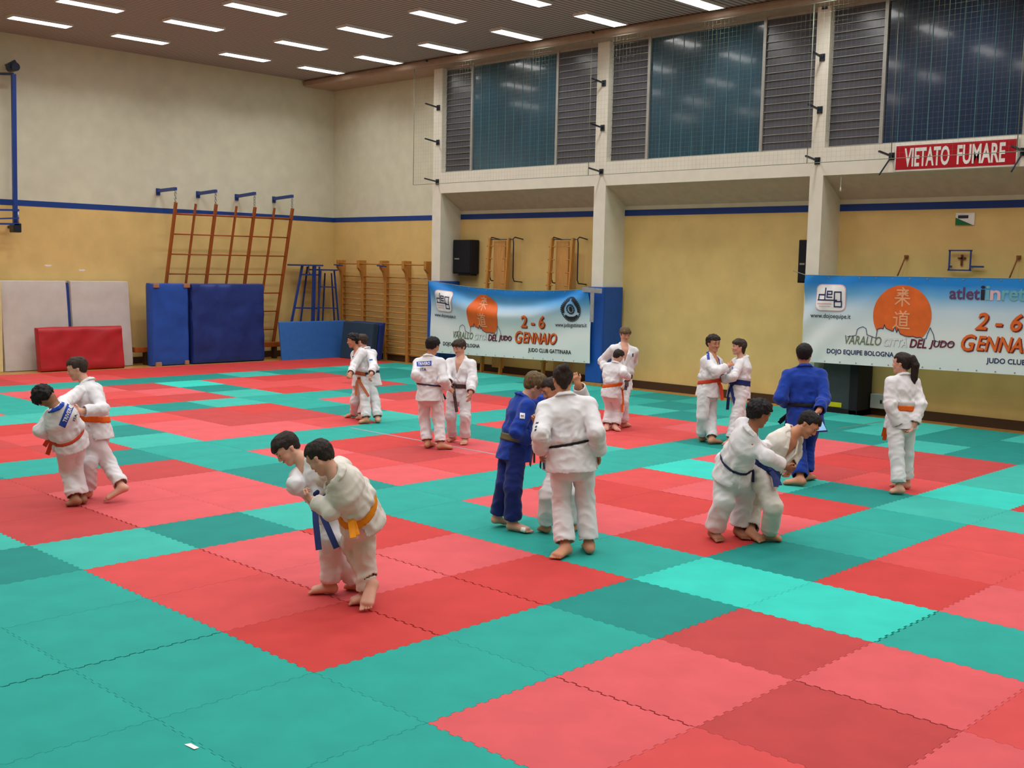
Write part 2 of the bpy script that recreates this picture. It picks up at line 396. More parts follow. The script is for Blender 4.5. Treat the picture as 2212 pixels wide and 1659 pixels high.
for i in range(-6, 14):
    for j in range(-9, 18):
        if j >= 16 and i >= 14: continue
        pts = [to_px((i + a, j + b, 0)) for a in (0, 1) for b in (0, 1)]
        ok = any(p[2] > 0.5 and -60 < p[0] < IMW + 60 and p[1] < IMH + 60 for p in pts)
        if not ok: rest.append((i, j)); continue
        I, a = divmod(i, 4); J, b = divmod(j, 4)
        red = (0 <= i <= 10 and a < 3 and b < 3 and -4 <= j <= 14) or j >= 16
        t = SPECIAL.get((i, j)) or (rnd.choice(['R1', 'R1', 'R2', 'R0', 'R3']) if red else rnd.choice(['G1', 'G1', 'G2', 'G1', 'G0']))
        if i < 0 and (i, j) not in SPECIAL: t = 'G1'
        if j >= 16: t = rnd.choice(['R0', 'R1', 'R0', 'R3'])
        o = bpy.data.objects.new('jigsaw_mat', tile_mesh(t, OPEN.get((i, j)))); COL.objects.link(o)
        o.location = (i + .5, j + .5, 0)
        o.rotation_euler.z = 0.0
        w = TONE_WORD[t]
        if j >= 16:
            lab = '%s mat in back strip, %s row, number %d from the corner' % (w, ('front', 'rear')[j - 16], 14 - i)
        elif (i >= 11 and I == 2) or i >= 12:
            lab = '%s mat by the windows, %s column, number %d from the end wall' % (w, {11: 'inner', 12: 'middle', 13: 'outer'}[i], 16 - j)
        elif i < 0:
            lab = '%s mat in left border, column %d outwards, row %d from the front' % (w, -i, j + 7)
        elif (I, J) in BLOCKS:
            lab = '%s mat, %s of the square under %s' % (w, CELLS[(a, b)], BLOCKS[(I, J)])
        else:
            lab = '%s mat, %s of the %s' % (w, CELLS[(a, b)], EMPTY[(I, J)])
        tag(o, lab, 'floor mat', 'red jigsaw mats' if t[0] == 'R' else 'teal jigsaw mats')
        n_mats += 1
# the mats that lie wholly outside the picture, as one mass
mb = MB(); n = len(_to)
for i, j in rest:
    if j < -8 or i < -4 or (j > 10 and i < 2) or j > 15: continue
    a, b = i % 4, j % 4; mb.k = 0 if (0 <= i <= 10 and a < 3 and b < 3 and -8 <= j <= 14) else 1
    vs = [(x + i + .5, y + j + .5, 0) for x, y in _to] + [(x + i + .5, y + j + .5, FLOOR) for x, y in _to] + [(x + i + .5, y + j + .5, 0) for x, y in _ti]
    mb.add(vs, [(n + q, n + (q + 1) % n, (q + 1) % n, q) for q in range(n)] + [(q, (q + 1) % n, 2 * n + (q + 1) % n, 2 * n + q) for q in range(n)] + [tuple(range(2 * n, 3 * n))])
tag(mesh_obj('jigsaw_mats_beyond', mb.v, mb.f, None, None, False, [TONES['R1'], TONES['G1']], mb.mi), 'red and teal jigsaw mats continuing outside the picture', 'floor mats', None, 'stuff')
# ------------------------------------------------------------------ gym equipment along the walls
m_vblue = mat('blue vinyl', (34, 78, 168), 0.42, 0.4, 0.1, 4, 0.25, 14)
m_vnavy = mat('navy vinyl', (30, 52, 122), 0.5, 0.35, 0.12, 5, 0.25, 14)
m_vwhite = mat('off-white canvas', (196, 190, 184), 0.7, 0.2, 0.04, 6, 0.1, 90)
m_vred = mat('red vinyl', (170, 32, 40), 0.45, 0.35, 0.12, 4, 0.2, 14)
m_board = mat('bright blue foam', (48, 104, 178), 0.55, 0.3, 0.06, 10)
m_slate = mat('slate blue foam', (42, 66, 86), 0.6, 0.3, 0.08, 8)
m_owood = mat('orange varnished wood', (158, 82, 30), 0.4, 0.4, 0.15, 5, stretch=(6, 6, 1))
m_lwood = mat('varnished pine', (186, 130, 62), 0.4, 0.4, 0.15, 5, stretch=(6, 6, 1))
m_bsteel = mat('blue painted steel', (28, 62, 140), 0.35, 0.5)
m_dsteel = mat('dark steel', (40, 48, 62), 0.35, 0.5, metal=0.5)
m_chrome = mat('zinc chain', (170, 172, 170), 0.35, 0.5, metal=0.8)
m_blackbox = mat('black speaker cloth', (22, 22, 26), 0.75)
m_paper = mat('white paper', (236, 234, 228), 0.7)
m_pad = mat('blue post padding', (26, 84, 172), 0.45, 0.35, 0.08, 5, 0.1, 30)

def slab(name, m, x0, x1, y, z0, h, th, lean, wrinkle=0.0, parent=None, bev=0.03, seed=0, sub=14):
    """soft slab standing on z0 with its front face at y, top leaning back by `lean`; folds raised on the front"""
    bm = bmesh.new(); nx, nz, ny = sub, sub, 3
    w = x1 - x0; idx = {}
    def P(i, j, k):
        a, b, c = i / nx, j / ny, k / nz
        x, yy, z = x0 + a * w, y + b * th, z0 + c * h
        # rounded edges
        def rnd(t, L, r):
            return min(t * L, (1 - t) * L)
        ex, ey, ez = rnd(a, w, bev), rnd(b, th, bev), rnd(c, h, bev)
        pull = 0
        cx, cy, cz = x, yy, z
        if i in (0, nx) and j in (0, ny): cx += bev * .4 * (1 if i == 0 else -1); cy += bev * .4 * (1 if j == 0 else -1)
        if k in (0, nz) and j in (0, ny): cz += bev * .4 * (1 if k == 0 else -1); cy += bev * .4 * (1 if j == 0 else -1)
        if wrinkle and j == 0:
            f = noise.noise(Vector((x * 1.7 + seed, z * .8 - x * .9, seed))) + .6 * noise.noise(Vector((x * 3.1 - z * 2.2, z * 3.0 + seed, 3)))
            g = abs(noise.noise(Vector((x * 1.2 + z * 1.5 + seed, z * 1.1 - x * 1.1, 7 + seed))))
            cy -= wrinkle * (f + 1.4 * (0.25 - min(g, .25)) * 4 * .5)
            cx += wrinkle * .3 * f if 0 < i < nx else 0
        if wrinkle and k == nz: cz += wrinkle * .5 * noise.noise(Vector((x * 2 + seed, 1, 1)))
        return Vector((cx, cy + lean * c, cz))
    def V(i, j, k):
        if (i, j, k) not in idx: idx[(i, j, k)] = bm.verts.new(P(i, j, k))
        return idx[(i, j, k)]
    for i in range(nx):
        for k in range(nz):
            bm.faces.new([V(i, 0, k), V(i + 1, 0, k), V(i + 1, 0, k + 1), V(i, 0, k + 1)])
            bm.faces.new([V(i, ny, k), V(i, ny, k + 1), V(i + 1, ny, k + 1), V(i + 1, ny, k)])
    for j in range(ny):
        for k in range(nz):
            bm.faces.new([V(0, j, k), V(0, j, k + 1), V(0, j + 1, k + 1), V(0, j + 1, k)])
            bm.faces.new([V(nx, j, k), V(nx, j + 1, k), V(nx, j + 1, k + 1), V(nx, j, k + 1)])
        for i in range(nx):
            bm.faces.new([V(i, j, nz), V(i + 1, j, nz), V(i + 1, j + 1, nz), V(i, j + 1, nz)])
            bm.faces.new([V(i, j, 0), V(i, j + 1, 0), V(i + 1, j + 1, 0), V(i + 1, j, 0)])
    bmesh.ops.recalc_face_normals(bm, faces=bm.faces)
    for f in bm.faces: f.smooth = True
    for e in bm.edges:
        if len(e.link_faces) == 2 and e.link_faces[0].normal.angle(e.link_faces[1].normal, 0) > 0.9: e.smooth = False
    me = bpy.data.meshes.new(name); bm.to_mesh(me); bm.free(); me.materials.append(m)
    o = bpy.data.objects.new(name, me); COL.objects.link(o)
    return place(o, parent)

def xs(y, *pxs): return [at_y(y, px, py)[0] for px, py in pxs]

# folding white crash mat
Y = 18.98
x0, xm0, xm1, x1 = xs(Y, (12, 800), (154, 700), (161, 700), (289, 790)); h = at_y(Y + .15, 150, 607)[2] - FLOOR
t = empty('crash_mat', (x0, Y, FLOOR), 'large off-white crash mat folded in two, standing against the end wall', 'crash mat')
slab('panel', m_vwhite, x0, xm0, Y, FLOOR, h, .22, .20, .010, t, seed=1)
slab('panel', m_vwhite, xm1 + .005, x1, Y, FLOOR, h, .22, .20, .013, t, seed=4)
mb = MB(); mb.prism([(xm0 + .012, Y + .07, FLOOR + .02), (xm1 - .01, Y + .07, FLOOR + .02), (xm1 - .01, Y + .20, FLOOR + .02), (xm0 + .012, Y + .20, FLOOR + .02)], (0, .19, h - .06))
mb.build('hinge_strip', m_bsteel, t)
# red crash mat in front of it
Y = 18.52
x0, x1 = xs(Y, (88, 800), (272, 790)); h = at_y(Y + .1, 180, 706)[2] - FLOOR
tag(slab('crash_mat', m_vred, x0, x1, Y, FLOOR, h, .24, .12, .028, None, .05, 9, 18), 'creased red crash mat leaning on the off-white one', 'crash mat')
# two blue ones
Y = 18.55
x0, x1 = xs(Y, (330, 788), (411, 780)); h = at_y(Y + .1, 360, 612)[2] - FLOOR
t = empty('crash_mat', (x0, Y, FLOOR), 'tall narrow bright blue crash mat standing on end', 'crash mat')
slab('cover', m_vblue, x0, x1, Y, FLOOR, h, .30, .05, .020, t, .05, 21, 20)
mb = MB()
for (px, py, s) in ((338, 617, .07), (404, 617, .08), (344, 787, .07), (405, 783, .05)):
    p = at_y(Y + (.05 if py < 700 else 0) - .03, px, py); mb.box((p[0] - s, Y - .035 + (.05 if py < 700 else 0), p[2] - .05), (p[0] + s, Y + .05 + (.05 if py < 700 else 0), p[2] + .045))
tag(mb.build('corner_patch', mat('tan leather', (170, 120, 88), 0.6), t, bevel=.01), 'tan leather corner reinforcement')
x0, x1 = xs(Y, (412, 782), (573, 777)); h = at_y(Y + .1, 490, 613)[2] - FLOOR
tag(slab('crash_mat', m_vnavy, x0 + .05, x1, Y - .02, FLOOR, h, .30, .05, .030, None, .06, 33, 20), 'wide dark blue crash mat with sagging cover, beside the bright blue one', 'crash mat')
# thin boards
Y = 18.3
x0, x1 = xs(Y, (610, 776), (757, 772)); z1 = at_y(Y + .2, 680, 695)[2]; xt = xs(Y + .2, (603, 695), (748, 692))
mb = MB(); mb.prism([(x0, Y, FLOOR), (x1, Y, FLOOR), (xt[1], Y + .2, z1), (xt[0], Y + .2, z1)], (0, .06, .02))
tag(mb.build('foam_board', m_board, bevel=.012), 'thin bright blue foam board leaning below the umpire stands', 'foam board')
t = empty('foam_board_stack', (13.9, 17.3, FLOOR), 'stack of slate blue foam boards leaning on the wall bars', 'foam boards')
for k in range(4):
    mb = MB(); x = 13.74 + .105 * k; e = .03 * (k % 2); z1 = .93 - .02 * (k % 3)
    mb.prism([(x, 16.72 + e, .003), (x, 17.95 + e, .003), (x + .12, 17.95 + e, z1), (x + .12, 16.72 + e, z1)], (.095, 0, .01))
    mb.build('board', m_slate if k < 2 else m_vnavy, t, bevel=.012)

# wooden beam lying along the end wall
t = empty('gym_bench', (9.0, 19.0, FLOOR), 'low reddish-brown balance bench along the end wall behind the crash mats', 'bench')
mb = MB(); xa, xb = xs(19.0, (290, 745), (612, 735)); mb.box((xa, 18.95, .26), (xb, 19.13, .38)); mb.build('plank', m_owood, t, bevel=.01)
for x in (xa + .3, (xa + xb) / 2, xb - .25):
    MB().box((x - .04, 18.97, FLOOR), (x + .04, 19.11, .26)).build('leg', m_skirt, t)

# swing-out climbing frame, hung on chains from four wall arms
t = empty('climbing_frame', (at_y(19.3, 480, 600)[0], 19.3, FLOOR), 'orange wooden climbing frame leaning out from the end wall on chains', 'climbing frame')
tops = [(380, 437), (423, 440), (467, 441), (511, 445), (551, 447), (593, 449), (632, 450)]
YT, YBm = 18.62, 19.36
bot_off = at_y(YBm, 589, 748)
xt7 = [at_y(YT, *p)[0] for p in tops]; zt7 = [at_y(YT, *p)[2] for p in tops]
shift = bot_off[0] - xt7[6]
zb = max(.08, bot_off[2])
ups = []
for k in range(7):
    a = (xt7[k], YT, zt7[k]); b = (xt7[k] + shift * .98, YBm, zb); ups.append((a, b))
    w = .09 if k % 2 == 0 else .065
    MB().bar(a, b, w, .05 if k % 2 == 0 else .035, up=(1, 0, 0)).build('upright', m_owood, t, bevel=.006)
for r in range(8):
    f = .075 + r * .133
    if f > .99: break
    p = [tuple(ups[k][0][i] + (ups[k][1][i] - ups[k][0][i]) * (f + (.0)) for i in range(3)) for k in (0, 6)]
    MB().tube(p, .016 if r else .024, 8).build('rung', m_owood, t, smooth=True)
for k, (pa, pb) in enumerate((((334, 412), (383, 408)), ((420, 418), (470, 413)), ((503, 424), (554, 418)), ((584, 429), (635, 424)))):
    A = at_y(YB, *pa); kk = k * 2
    B = (xt7[kk], YT, at_y(YT, *pb)[2]); A = (B[0], YB, A[2])
    g = empty('wall_bracket', A, 'blue steel wall arm holding the climbing frame, %s from the left' % ('first', 'second', 'third', 'last')[k], 'bracket', 'wall arms of the climbing frame')
    MB().bar(A, B, .075, .075).build('arm', m_bsteel, g, bevel=.006)
    MB().box((A[0] - .05, YB - .02, A[2] - .10), (A[0] + .05, YB, A[2] + .06)).build('wall_plate', m_bsteel, g)
    mb = MB(); zc = B[2] - .03; n = 5; zl = zt7[kk]
    for q in range(n):
        z = zc + (zl - zc) * (q + .5) / n; hh = (zc - zl) / n * .62; ang = 0 if q % 2 else math.pi / 2
        ring = [(B[0] + .024 * math.cos(s) * math.cos(ang), YT + .02 + .024 * math.cos(s) * math.sin(ang), z + hh * math.sin(s)) for s in [i * math.pi / 5 for i in range(11)]]
        mb.tube(ring, .009, 5, cap=False)
    mb.build('chain', m_chrome, g, smooth=True)

# umpire stands behind the foam board
def yz(y, px, py): return tuple(at_y(y, px, py))
t = empty('umpire_stand', yz(18.9, 665, 745)[:2] + (FLOOR,), 'tall blue steel umpire stand by the corner, left one', 'umpire stand')
def leg_to_floor(p, q, m=m_bsteel, w=.05, parent=None, name='leg'):
    p = Vector(p); q = Vector(q); d = q - p; k = (FLOOR - p.z) / d.z; e = p + d * k
    return MB().bar(p, e, w, w).build(name, m, parent)
leg_to_floor(yz(18.95, 653, 574), yz(18.95, 630.5, 692), parent=t)
leg_to_floor(yz(18.9, 679, 574), yz(18.9, 676, 690), w=.075, parent=t)
leg_to_floor(yz(19.3, 690, 576), yz(19.3, 688, 690), w=.035, parent=t)
leg_to_floor(yz(19.3, 664, 576), yz(19.3, 650, 690), w=.035, parent=t)
mb = MB(); a, b = yz(18.92, 639, 572.5), yz(18.92, 695, 573); mb.box((a[0], 18.85, a[2] - .02), (b[0], 19.3, a[2] + .02)); mb.build('platform', m_bsteel, t)
for (pa, pb) in (((651, 593), (690, 594)), ((638, 665), (689, 666))):
    MB().bar(yz(18.92, *pa), yz(18.92, *pb), .045, .04).build('crossbar', m_bsteel, t)
MB().tube([yz(18.92, 667, 574), yz(18.92, 667, 588), yz(18.92, 670, 593), yz(18.92, 676, 594)], .012, 6).build('handle', m_bsteel, t, smooth=True)
t = empty('umpire_stand', yz(19.0, 705, 745)[:2] + (FLOOR,), 'lower blue steel umpire stand by the corner, right one', 'umpire stand')
leg_to_floor(yz(18.72, 693, 585), yz(18.72, 686, 690), w=.035, parent=t)
leg_to_floor(yz(18.72, 722, 585), yz(18.72, 731, 690), w=.035, parent=t)
leg_to_floor(yz(19.2, 716, 590), yz(19.2, 722, 690), w=.03, parent=t)
leg_to_floor(yz(19.2, 702, 590), yz(19.2, 697, 690), w=.03, parent=t)
a, b = yz(18.72, 693, 583), yz(18.72, 728, 584.5); MB().box((a[0], 18.68, a[2] - .018), (b[0], 19.24, a[2] + .018)).build('platform', m_bsteel, t)
for (pa, pb) in (((693, 619.5), (724, 620.5)), ((690, 665), (729, 666))):
    MB().bar(yz(18.72, *pa), yz(18.72, *pb), .035, .03).build('crossbar', m_bsteel, t)

# wall bars on the window wall, between the corner and the first pilaster
XF = XW - .10
posts_y = [at_x(XF, px, 640)[1] for px in (738, 782, 831, 879, 927)]
posts_y[-1] = max(posts_y[-1], 14.745 + .05)
ztop = at_x(XF - .12, 830, 563)[2]
for k in range(4):
    yl, yr = posts_y[k], posts_y[k + 1]
    t = empty('wall_bars', (XF, (yl + yr) / 2, FLOOR), 'pine wall bars section, %s' % ('in the room corner', 'second from the corner', 'third from the corner', 'touching the first pilaster')[k], 'wall bars', 'wall bars sections')
    for e, y in (((-1, yl), (1, yr)) if k == 3 else ((-1, yl),)):
        mb = MB(); w = .045
        mb.prism([(XW, y - w, FLOOR), (XF, y - w, FLOOR), (XF, y - w, ztop - .50), (XF - .06, y - w, ztop - .30), (XF - .15, y - w, ztop - .20), (XF - .15, y - w, ztop), (XW, y - w, ztop)], (0, 2 * w, 0))
        mb.build('post', m_lwood, t, bevel=.006)
    z = ztop - .09
    MB().tube([(XF - .11, yl - .045, z), (XF - .11, yr + .045, z)], .020, 8).build('bar', m_lwood, t, smooth=True)
    z = ztop - .42; n = 0
    while z > .12:
        MB().tube([(XF + .03, yl - .045, z), (XF + .03, yr + .045, z)], .018, 8).build('bar', m_lwood, t, smooth=True)
        z -= .148; n += 1
mb = MB(); y = posts_y[0]
for y in (posts_y[0], posts_y[2]): 
    mb = MB(); mb.bar((XF - .17, y + .1, ztop - .13), (XF - .17, y - .25, ztop - .15), .04, .03)
    tag(mb.build('hook_bar', m_bsteel), 'short blue steel hook on the wall bars post %s' % ('in the corner' if y == posts_y[0] else 'in the middle'), 'hook')

# blue padding on two pilasters
for k, (y0, y1, zt, lab) in enumerate(((14.45, 14.745, at_x(XP - .06, 945, 607)[2], 'blue foam padding wrapped round the foot of the farthest pilaster'),
                                       (9.485, 9.79, at_x(XP - .06, 1300, 620)[2], 'blue foam padding on the pilaster at the right end of the left banner'))):
    mb = MB(); z0 = .06
    mb.box((XP - .06, y0 - .06, z0), (XP - .002, y1 + .06, zt)); mb.box((XP - .002, y0 - .06, z0), (XW - .06, y0 - .002, zt)); mb.box((XP - .002, y1 + .002, z0), (XW - .12, y1 + .06, zt))
    t = empty('post_padding', (XP, (y0 + y1) / 2, FLOOR), lab, 'padding')
    mb.build('pad', m_pad, t, bevel=.015)
    mb = MB(); mb.box((XP - .12, y0 - .12, .003), (XP - .001, y1 + .1, .06)); mb.build('foot_board', m_lwood, t)

# loudspeakers on the wall
def speaker(px0, px1, pyt, pyb, y_shift, label):
    X = XW - .30
    a = at_x(X, px0, pyt); b = at_x(X, px1, pyb); y0, y1 = min(a[1], b[1]) + y_shift, max(a[1], b[1]) + y_shift; z0, z1 = b[2], a[2]
    t = empty('loudspeaker', (XW, (y0 + y1) / 2, z0), label, 'loudspeaker', 'wall loudspeakers')
    MB().box((X + .02, y0, z0), (XW - .03, y1, z1)).build('cabinet', m_blackbox, t, bevel=.01)
    MB().box((X, y0 + .02, z0 + .03), (X + .025, y1 - .02, z1 - .02)).build('grille', mat('black grille', (30, 30, 34), 0.9, 0.2, 0.3, 90), t)
    MB().box((X - .006, y0 + (y1 - y0) * .62, z0 + .42 * (z1 - z0)), (X, y0 + (y1 - y0) * .88, z0 + .46 * (z1 - z0))).build('badge', m_chrome, t)
    MB().box((X + .1, y0 + .1, z0 - .04), (XW - .003, y1 - .1, z0)).build('bracket', m_dsteel, t)
speaker(978, 1016, 518, 592, 0, 'black loudspeaker beside the farthest pilaster')
speaker(1725, 1762, 518, 612, 0, 'black loudspeaker half hidden behind the third pilaster')

# folded wooden wall ladders behind the left banner
def ladder(px, label):
    X0 = XW - .42
    yc = at_x(X0, px, 560)[1]; zt = at_x(X0, px, 514)[2]
    t = empty('wall_ladder', (X0, yc, FLOOR), label, 'wall ladder', 'folding wall ladders behind the banner')
    hw = .30
    for e in (1, -1):
        p = (X0 + .10, yc + e * hw, zt); q = (X0 - .05, yc + e * hw + .06, FLOOR)
        MB().bar(p, q, .05, .09, up=(1, 0, 0)).build('rail', m_lwood, t, bevel=.005)
    n = 10
    for r in range(n):
        f = .06 + .9 * r / n; z = zt + (FLOOR - zt) * f; x = X0 + .10 - .15 * f; y = yc + .06 * f
        mb = MB()
        mb.tube([(x, y + hw + .09, z), (x, y + hw - .10, z)], .014, 6); mb.tube([(x, y - hw + .16, z), (x, y - hw - .03, z)], .014, 6)
        mb.build('rung', m_lwood, t, smooth=True)
    MB().box((X0 + .16, yc - .11, .10), (X0 + .20, yc + .24, zt - .06)).build('board', mat('plywood', (196, 146, 84), .5, .3, .1, 4, stretch=(5, 5, 1)), t)
    for e in (1, -1):
        y = yc + e * (hw + .02) - (.10 if e < 0 else -.0)
        pts = [(XW, y, zt - .02), (X0 + .16, y, zt + .02), (X0 + .10, y, zt - .02), (X0 + .12, y, zt - .12), (X0 + .12, y, zt - .88), (X0 + .16, y, zt - .96), (XW, y, zt - .98)]
        MB().tube(pts, .014, 6).build('steel_rod', m_dsteel, t, smooth=True)
    MB().tube([(X0 + .1, yc + hw, zt - .03), (X0 + .1, yc - hw - .1, zt - .03)], .010, 6).build('top_rod', m_dsteel, t, smooth=True)
ladder(1072, 'folded pine wall ladder nearer the loudspeaker')
ladder(1208, 'folded pine wall ladder nearer the padded pilaster')

# basket post with blue frame at the far left
t = empty('basket_frame', yz(19.2, 33, 300), 'blue steel basketball frame fixed high on the end wall, cut by the left edge', 'basketball frame')
Yf = 19.1
MB().bar(yz(Yf, 29, 160), yz(Yf, 33, 500), .085, .085).build('upright', m_bsteel, t, bevel=.008)
MB().bar(yz(Yf, 29, 160), yz(Yf, -60, 158), .05, .05).build('top_arm', m_dsteel, t)
mb = MB(); p = yz(Yf, 30, 145); mb.tube([(p[0], Yf - .10, p[2]), (p[0], Yf + .2, p[2])], .09, 12); mb.bar((p[0] - .14, Yf, p[2] - .02), (p[0] + .04, Yf, p[2] + .10), .1, .12); mb.bar((p[0], Yf, p[2] + .02), (p[0], YB, p[2] + .02), .06)
mb.build('pulley', m_dsteel, t)
for py, w in ((454, .04), (484, .04), (471, .03)):
    MB().bar(yz(Yf - .12, 41, py), yz(Yf - .12, -90, py - (2 if py != 471 else -4)), w, w).build('crossbar', m_bsteel, t)
MB().tube([yz(Yf - .12, 39, 452), yz(Yf - .12, 40, 486)], .016, 6).build('side_bar', m_chrome, t, smooth=True)
mb = MB(); p = yz(Yf, 33, 490); mb.box((p[0] - .09, Yf - .14, p[2] - .12), (p[0] + .08, Yf + .1, p[2] + .08)); mb.bar((p[0], Yf, p[2]), (p[0], YB, p[2]), .06); mb.build('foot_bracket', m_dsteel, t, bevel=.02)
# cream door leaf / post cut by the left edge
Y = 19.05
x1 = at_y(Y, 8, 700)[0] - .04; h = at_y(Y, 5, 608)[2]
t = empty('folding_screen', (x1 - .3, Y, FLOOR), 'cream painted panel standing beside the off-white crash mat, cut by the left edge', 'panel')
MB().box((x1 - .9, Y, FLOOR), (x1 - .1, Y + .06, h)).build('panel', mat('cream varnish', (216, 204, 150), .5), t)
MB().box((x1 - .1, Y - .03, FLOOR), (x1, Y + .07, h)).build('stile', mat('cream varnish', (216, 204, 150), .5), t, bevel=.01)
for zz in (.12, h - .12): MB().box((x1 - .12, Y - .04, zz - .05), (x1 - .08, Y - .02, zz + .05)).build('hinge', m_dsteel, t)

# dark trolley box and electrical box by the right banner
X = XW - .55
a = at_x(X, 1775, 870); b = at_x(X, 1868, 880); z1 = 1.02
t = empty('equipment_cabinet', (X, (a[1] + b[1]) / 2, FLOOR), 'dark grey cabinet with a yellow strip, under the right banner', 'cabinet')
y0, y1 = b[1] + .13, min(a[1], 4.58)
MB().box((X, y0 + .16, .06), (XW - .06, y1, z1)).build('body', mat('dark grey panel', (58, 66, 70), .5), t, bevel=.01)
MB().box((X - .03, y0, FLOOR), (XW - .06, y0 + .16, z1)).build('end_panel', m_blackbox, t, bevel=.01)
MB().box((X - .03, y0, FLOOR), (XW - .06, y1 + .02, .06)).build('plinth', m_blackbox, t)
MB().box((X - .012, y0 + .30, .09), (X, min(y0 + .95, y1 - .06), .17)).build('warning_strip', mat('yellow tape', (205, 200, 20), .4), t)
X = XW - .16
a = at_x(X, 1880, 850); b = at_x(X, 1916, 885)
t = empty('electrical_box', (X, (a[1] + b[1]) / 2, b[2]), 'small pale grey electrical box on the wall beside the dark cabinet', 'electrical box')
MB().box((X, b[1], b[2]), (XW, a[1], a[2])).build('body', mat('pale grey plastic', (168, 178, 176), .5), t, bevel=.012)
MB().box((X - .01, b[1] + .1, (a[2] + b[2]) / 2 - .03), (X, b[1] + .13, (a[2] + b[2]) / 2 + .03)).build('lock', m_dsteel, t)

# net brackets on the pilasters and the protective net hung on them
nb = 0
XN = XP - .42
for ki, (px_list) in enumerate((((945, 142), (946, 233), (944, 308), (942, 393)), ((1297, 84), (1298, 181), (1296, 277), (1292, 372)), ((1772, 14), (1771, 125), (1768, 238), (1758, 348)))):
    for kj, (px, py) in enumerate(px_list):
        A = at_x(XP, px, py); y = PIL[ki][0] + .12
        t = empty('net_bracket', (XP, y, A[2]), 'dark steel net bracket on the %s pilaster, %s' % (('farthest', 'middle', 'nearest')[ki], ('topmost', 'second from top', 'third from top', 'lowest')[kj]), 'bracket', 'net brackets')
        MB().bar((XP, y, A[2]), (XN + .012, y, A[2] + .05), .03, .03).build('arm', m_dsteel, t)
        MB().box((XP - .02, y - .05, A[2] - .06), (XP, y + .05, A[2] + .06)).build('plate', m_dsteel, t)
for k, (px, py) in enumerate(((1927, 338), (2212, 328))):
    A = at_x(XP, px, py)
    t = empty('net_bracket', A, 'dark steel net bracket at the %s end of the no-smoking sign' % ('left', 'right')[k], 'bracket', 'net brackets')
    MB().bar((XP, A[1], A[2]), (XN + .012, A[1] + .03, A[2] + .05), .03, .03).build('arm', m_dsteel, t)
    MB().bar((XP - .02, A[1], A[2]), (XN + .1, A[1] + .05, A[2] - .32), .018).build('strut', m_dsteel, t)
    MB().box((XP - .02, A[1] - .05, A[2] - .06), (XP, A[1] + .05, A[2] + .06)).build('plate', m_dsteel, t)
m_net = mat('pale green net cord', (132, 140, 124), 0.8)
mb = MB(); ya, yb, za, zb = 14.95, -1.2, 4.26, 6.9; c = .0006
t = empty('ball_net', (XN, (ya + yb) / 2, zb), 'fine protective net stretched in front of the clerestory windows', 'net')
n = int((ya - yb) / .085)
for k in range(n + 1):
    y = ya + (yb - ya) * k / n
    mb.box((XN - c, y - c, za), (XN + c, y + c, zb))
n = int((zb - za) / .085)
for k in range(n + 1):
    z = za + (zb - za) * k / n
    mb.box((XN - c, yb, z - c), (XN + c, ya, z + c))
mb.build('mesh', m_net, t)
mb = MB()
for z in (za, zb): mb.tube([(XN, ya, z), (XN, yb, z)], .006, 5)
for y in (ya, 4.72, at_x(XN, 1927, 300)[1], at_x(XN, 2205, 200)[1], 9.6): mb.tube([(XN, y, za), (XN, y, zb)], .007, 5)
mb.build('border_rope', m_net, t, smooth=True)

# signs and small things on the window wall
a = at_x(XP - .06, 1936, 316); b = at_x(XP - .06, 2192, 360)
zc0 = at_x(XP - .06, 1936, 367)[2]; z1 = a[2]
t = empty('no_smoking_sign', (XP - .06, (a[1] + b[1]) / 2, zc0), 'red sign reading VIETATO FUMARE on the white beam', 'sign')
MB().box((XP - .05, b[1], zc0), (XP - .005, a[1], z1)).build('board', mat('red enamel', (178, 20, 36), .4), t)
MB().box((XP - .045, b[1] - .02, zc0 - .025), (XP - .006, a[1] + .02, z1 + .025)).build('border', m_paper, t)
def wall_text(body, x, y_left, z_base, width, height, m, parent, name='lettering', shear=0.0, fat=0.0, depth=.004):
    vs, fs = text_mesh(body, 1.0, shear, fat)
    x0 = min(v[0] for v in vs); x1 = max(v[0] for v in vs); y0 = min(v[1] for v in vs); y1 = max(v[1] for v in vs)
    V = [(x, y_left - (v[0] - x0) / (x1 - x0) * width, z_base + (v[1] - y0) / (y1 - y0) * height) for v in vs]
    return mesh_obj(name, V, fs, m, parent)
L = at_x(XP - .06, 1952, 360); R = at_x(XP - .06, 2170, 350)
hh = z1 - zc0
wall_text('VIETATO', XP - .054, L[1], zc0 + .10 * hh, L[1] - at_x(XP - .06, 2050, 350)[1], .80 * hh, m_paper, t, fat=.026)
wall_text('FUMARE', XP - .054, at_x(XP - .06, 2066, 350)[1], zc0 + .10 * hh, at_x(XP - .06, 2066, 350)[1] - R[1], .80 * hh, m_paper, t, fat=.026)
a = at_x(XW - .02, 2065, 460); b = at_x(XW - .02, 2104, 486)
t = empty('exit_sign', (XW, (a[1] + b[1]) / 2, b[2]), 'small white and green information sign high on the wall above the cross', 'sign')
MB().box((XW - .02, b[1], b[2]), (XW, a[1], a[2])).build('board', m_paper, t)
mesh_obj('green_triangle', [(XW - .023, a[1], b[2]), (XW - .023, a[1], b[2] + (a[2] - b[2]) * .62), (XW - .023, b[1] + .02, b[2])], [(0, 1, 2)], mat('sign green', (20, 110, 60), .5), t)
mb = MB(); mb.box((XW - .024, b[1] + .1, a[2] - .09), (XW - .02, a[1] - .04, a[2] - .04)); mb.build('print', mat('dark print', (40, 44, 60), .6), t)
a = at_x(XW - .1, 2051, 541); b = at_x(XW - .1, 2094, 584)
t = empty('steel_frame', (XW, (a[1] + b[1]) / 2, b[2]), 'square blue tube frame on the wall around the crucifix', 'frame')
X = XW - .08
mb = MB()
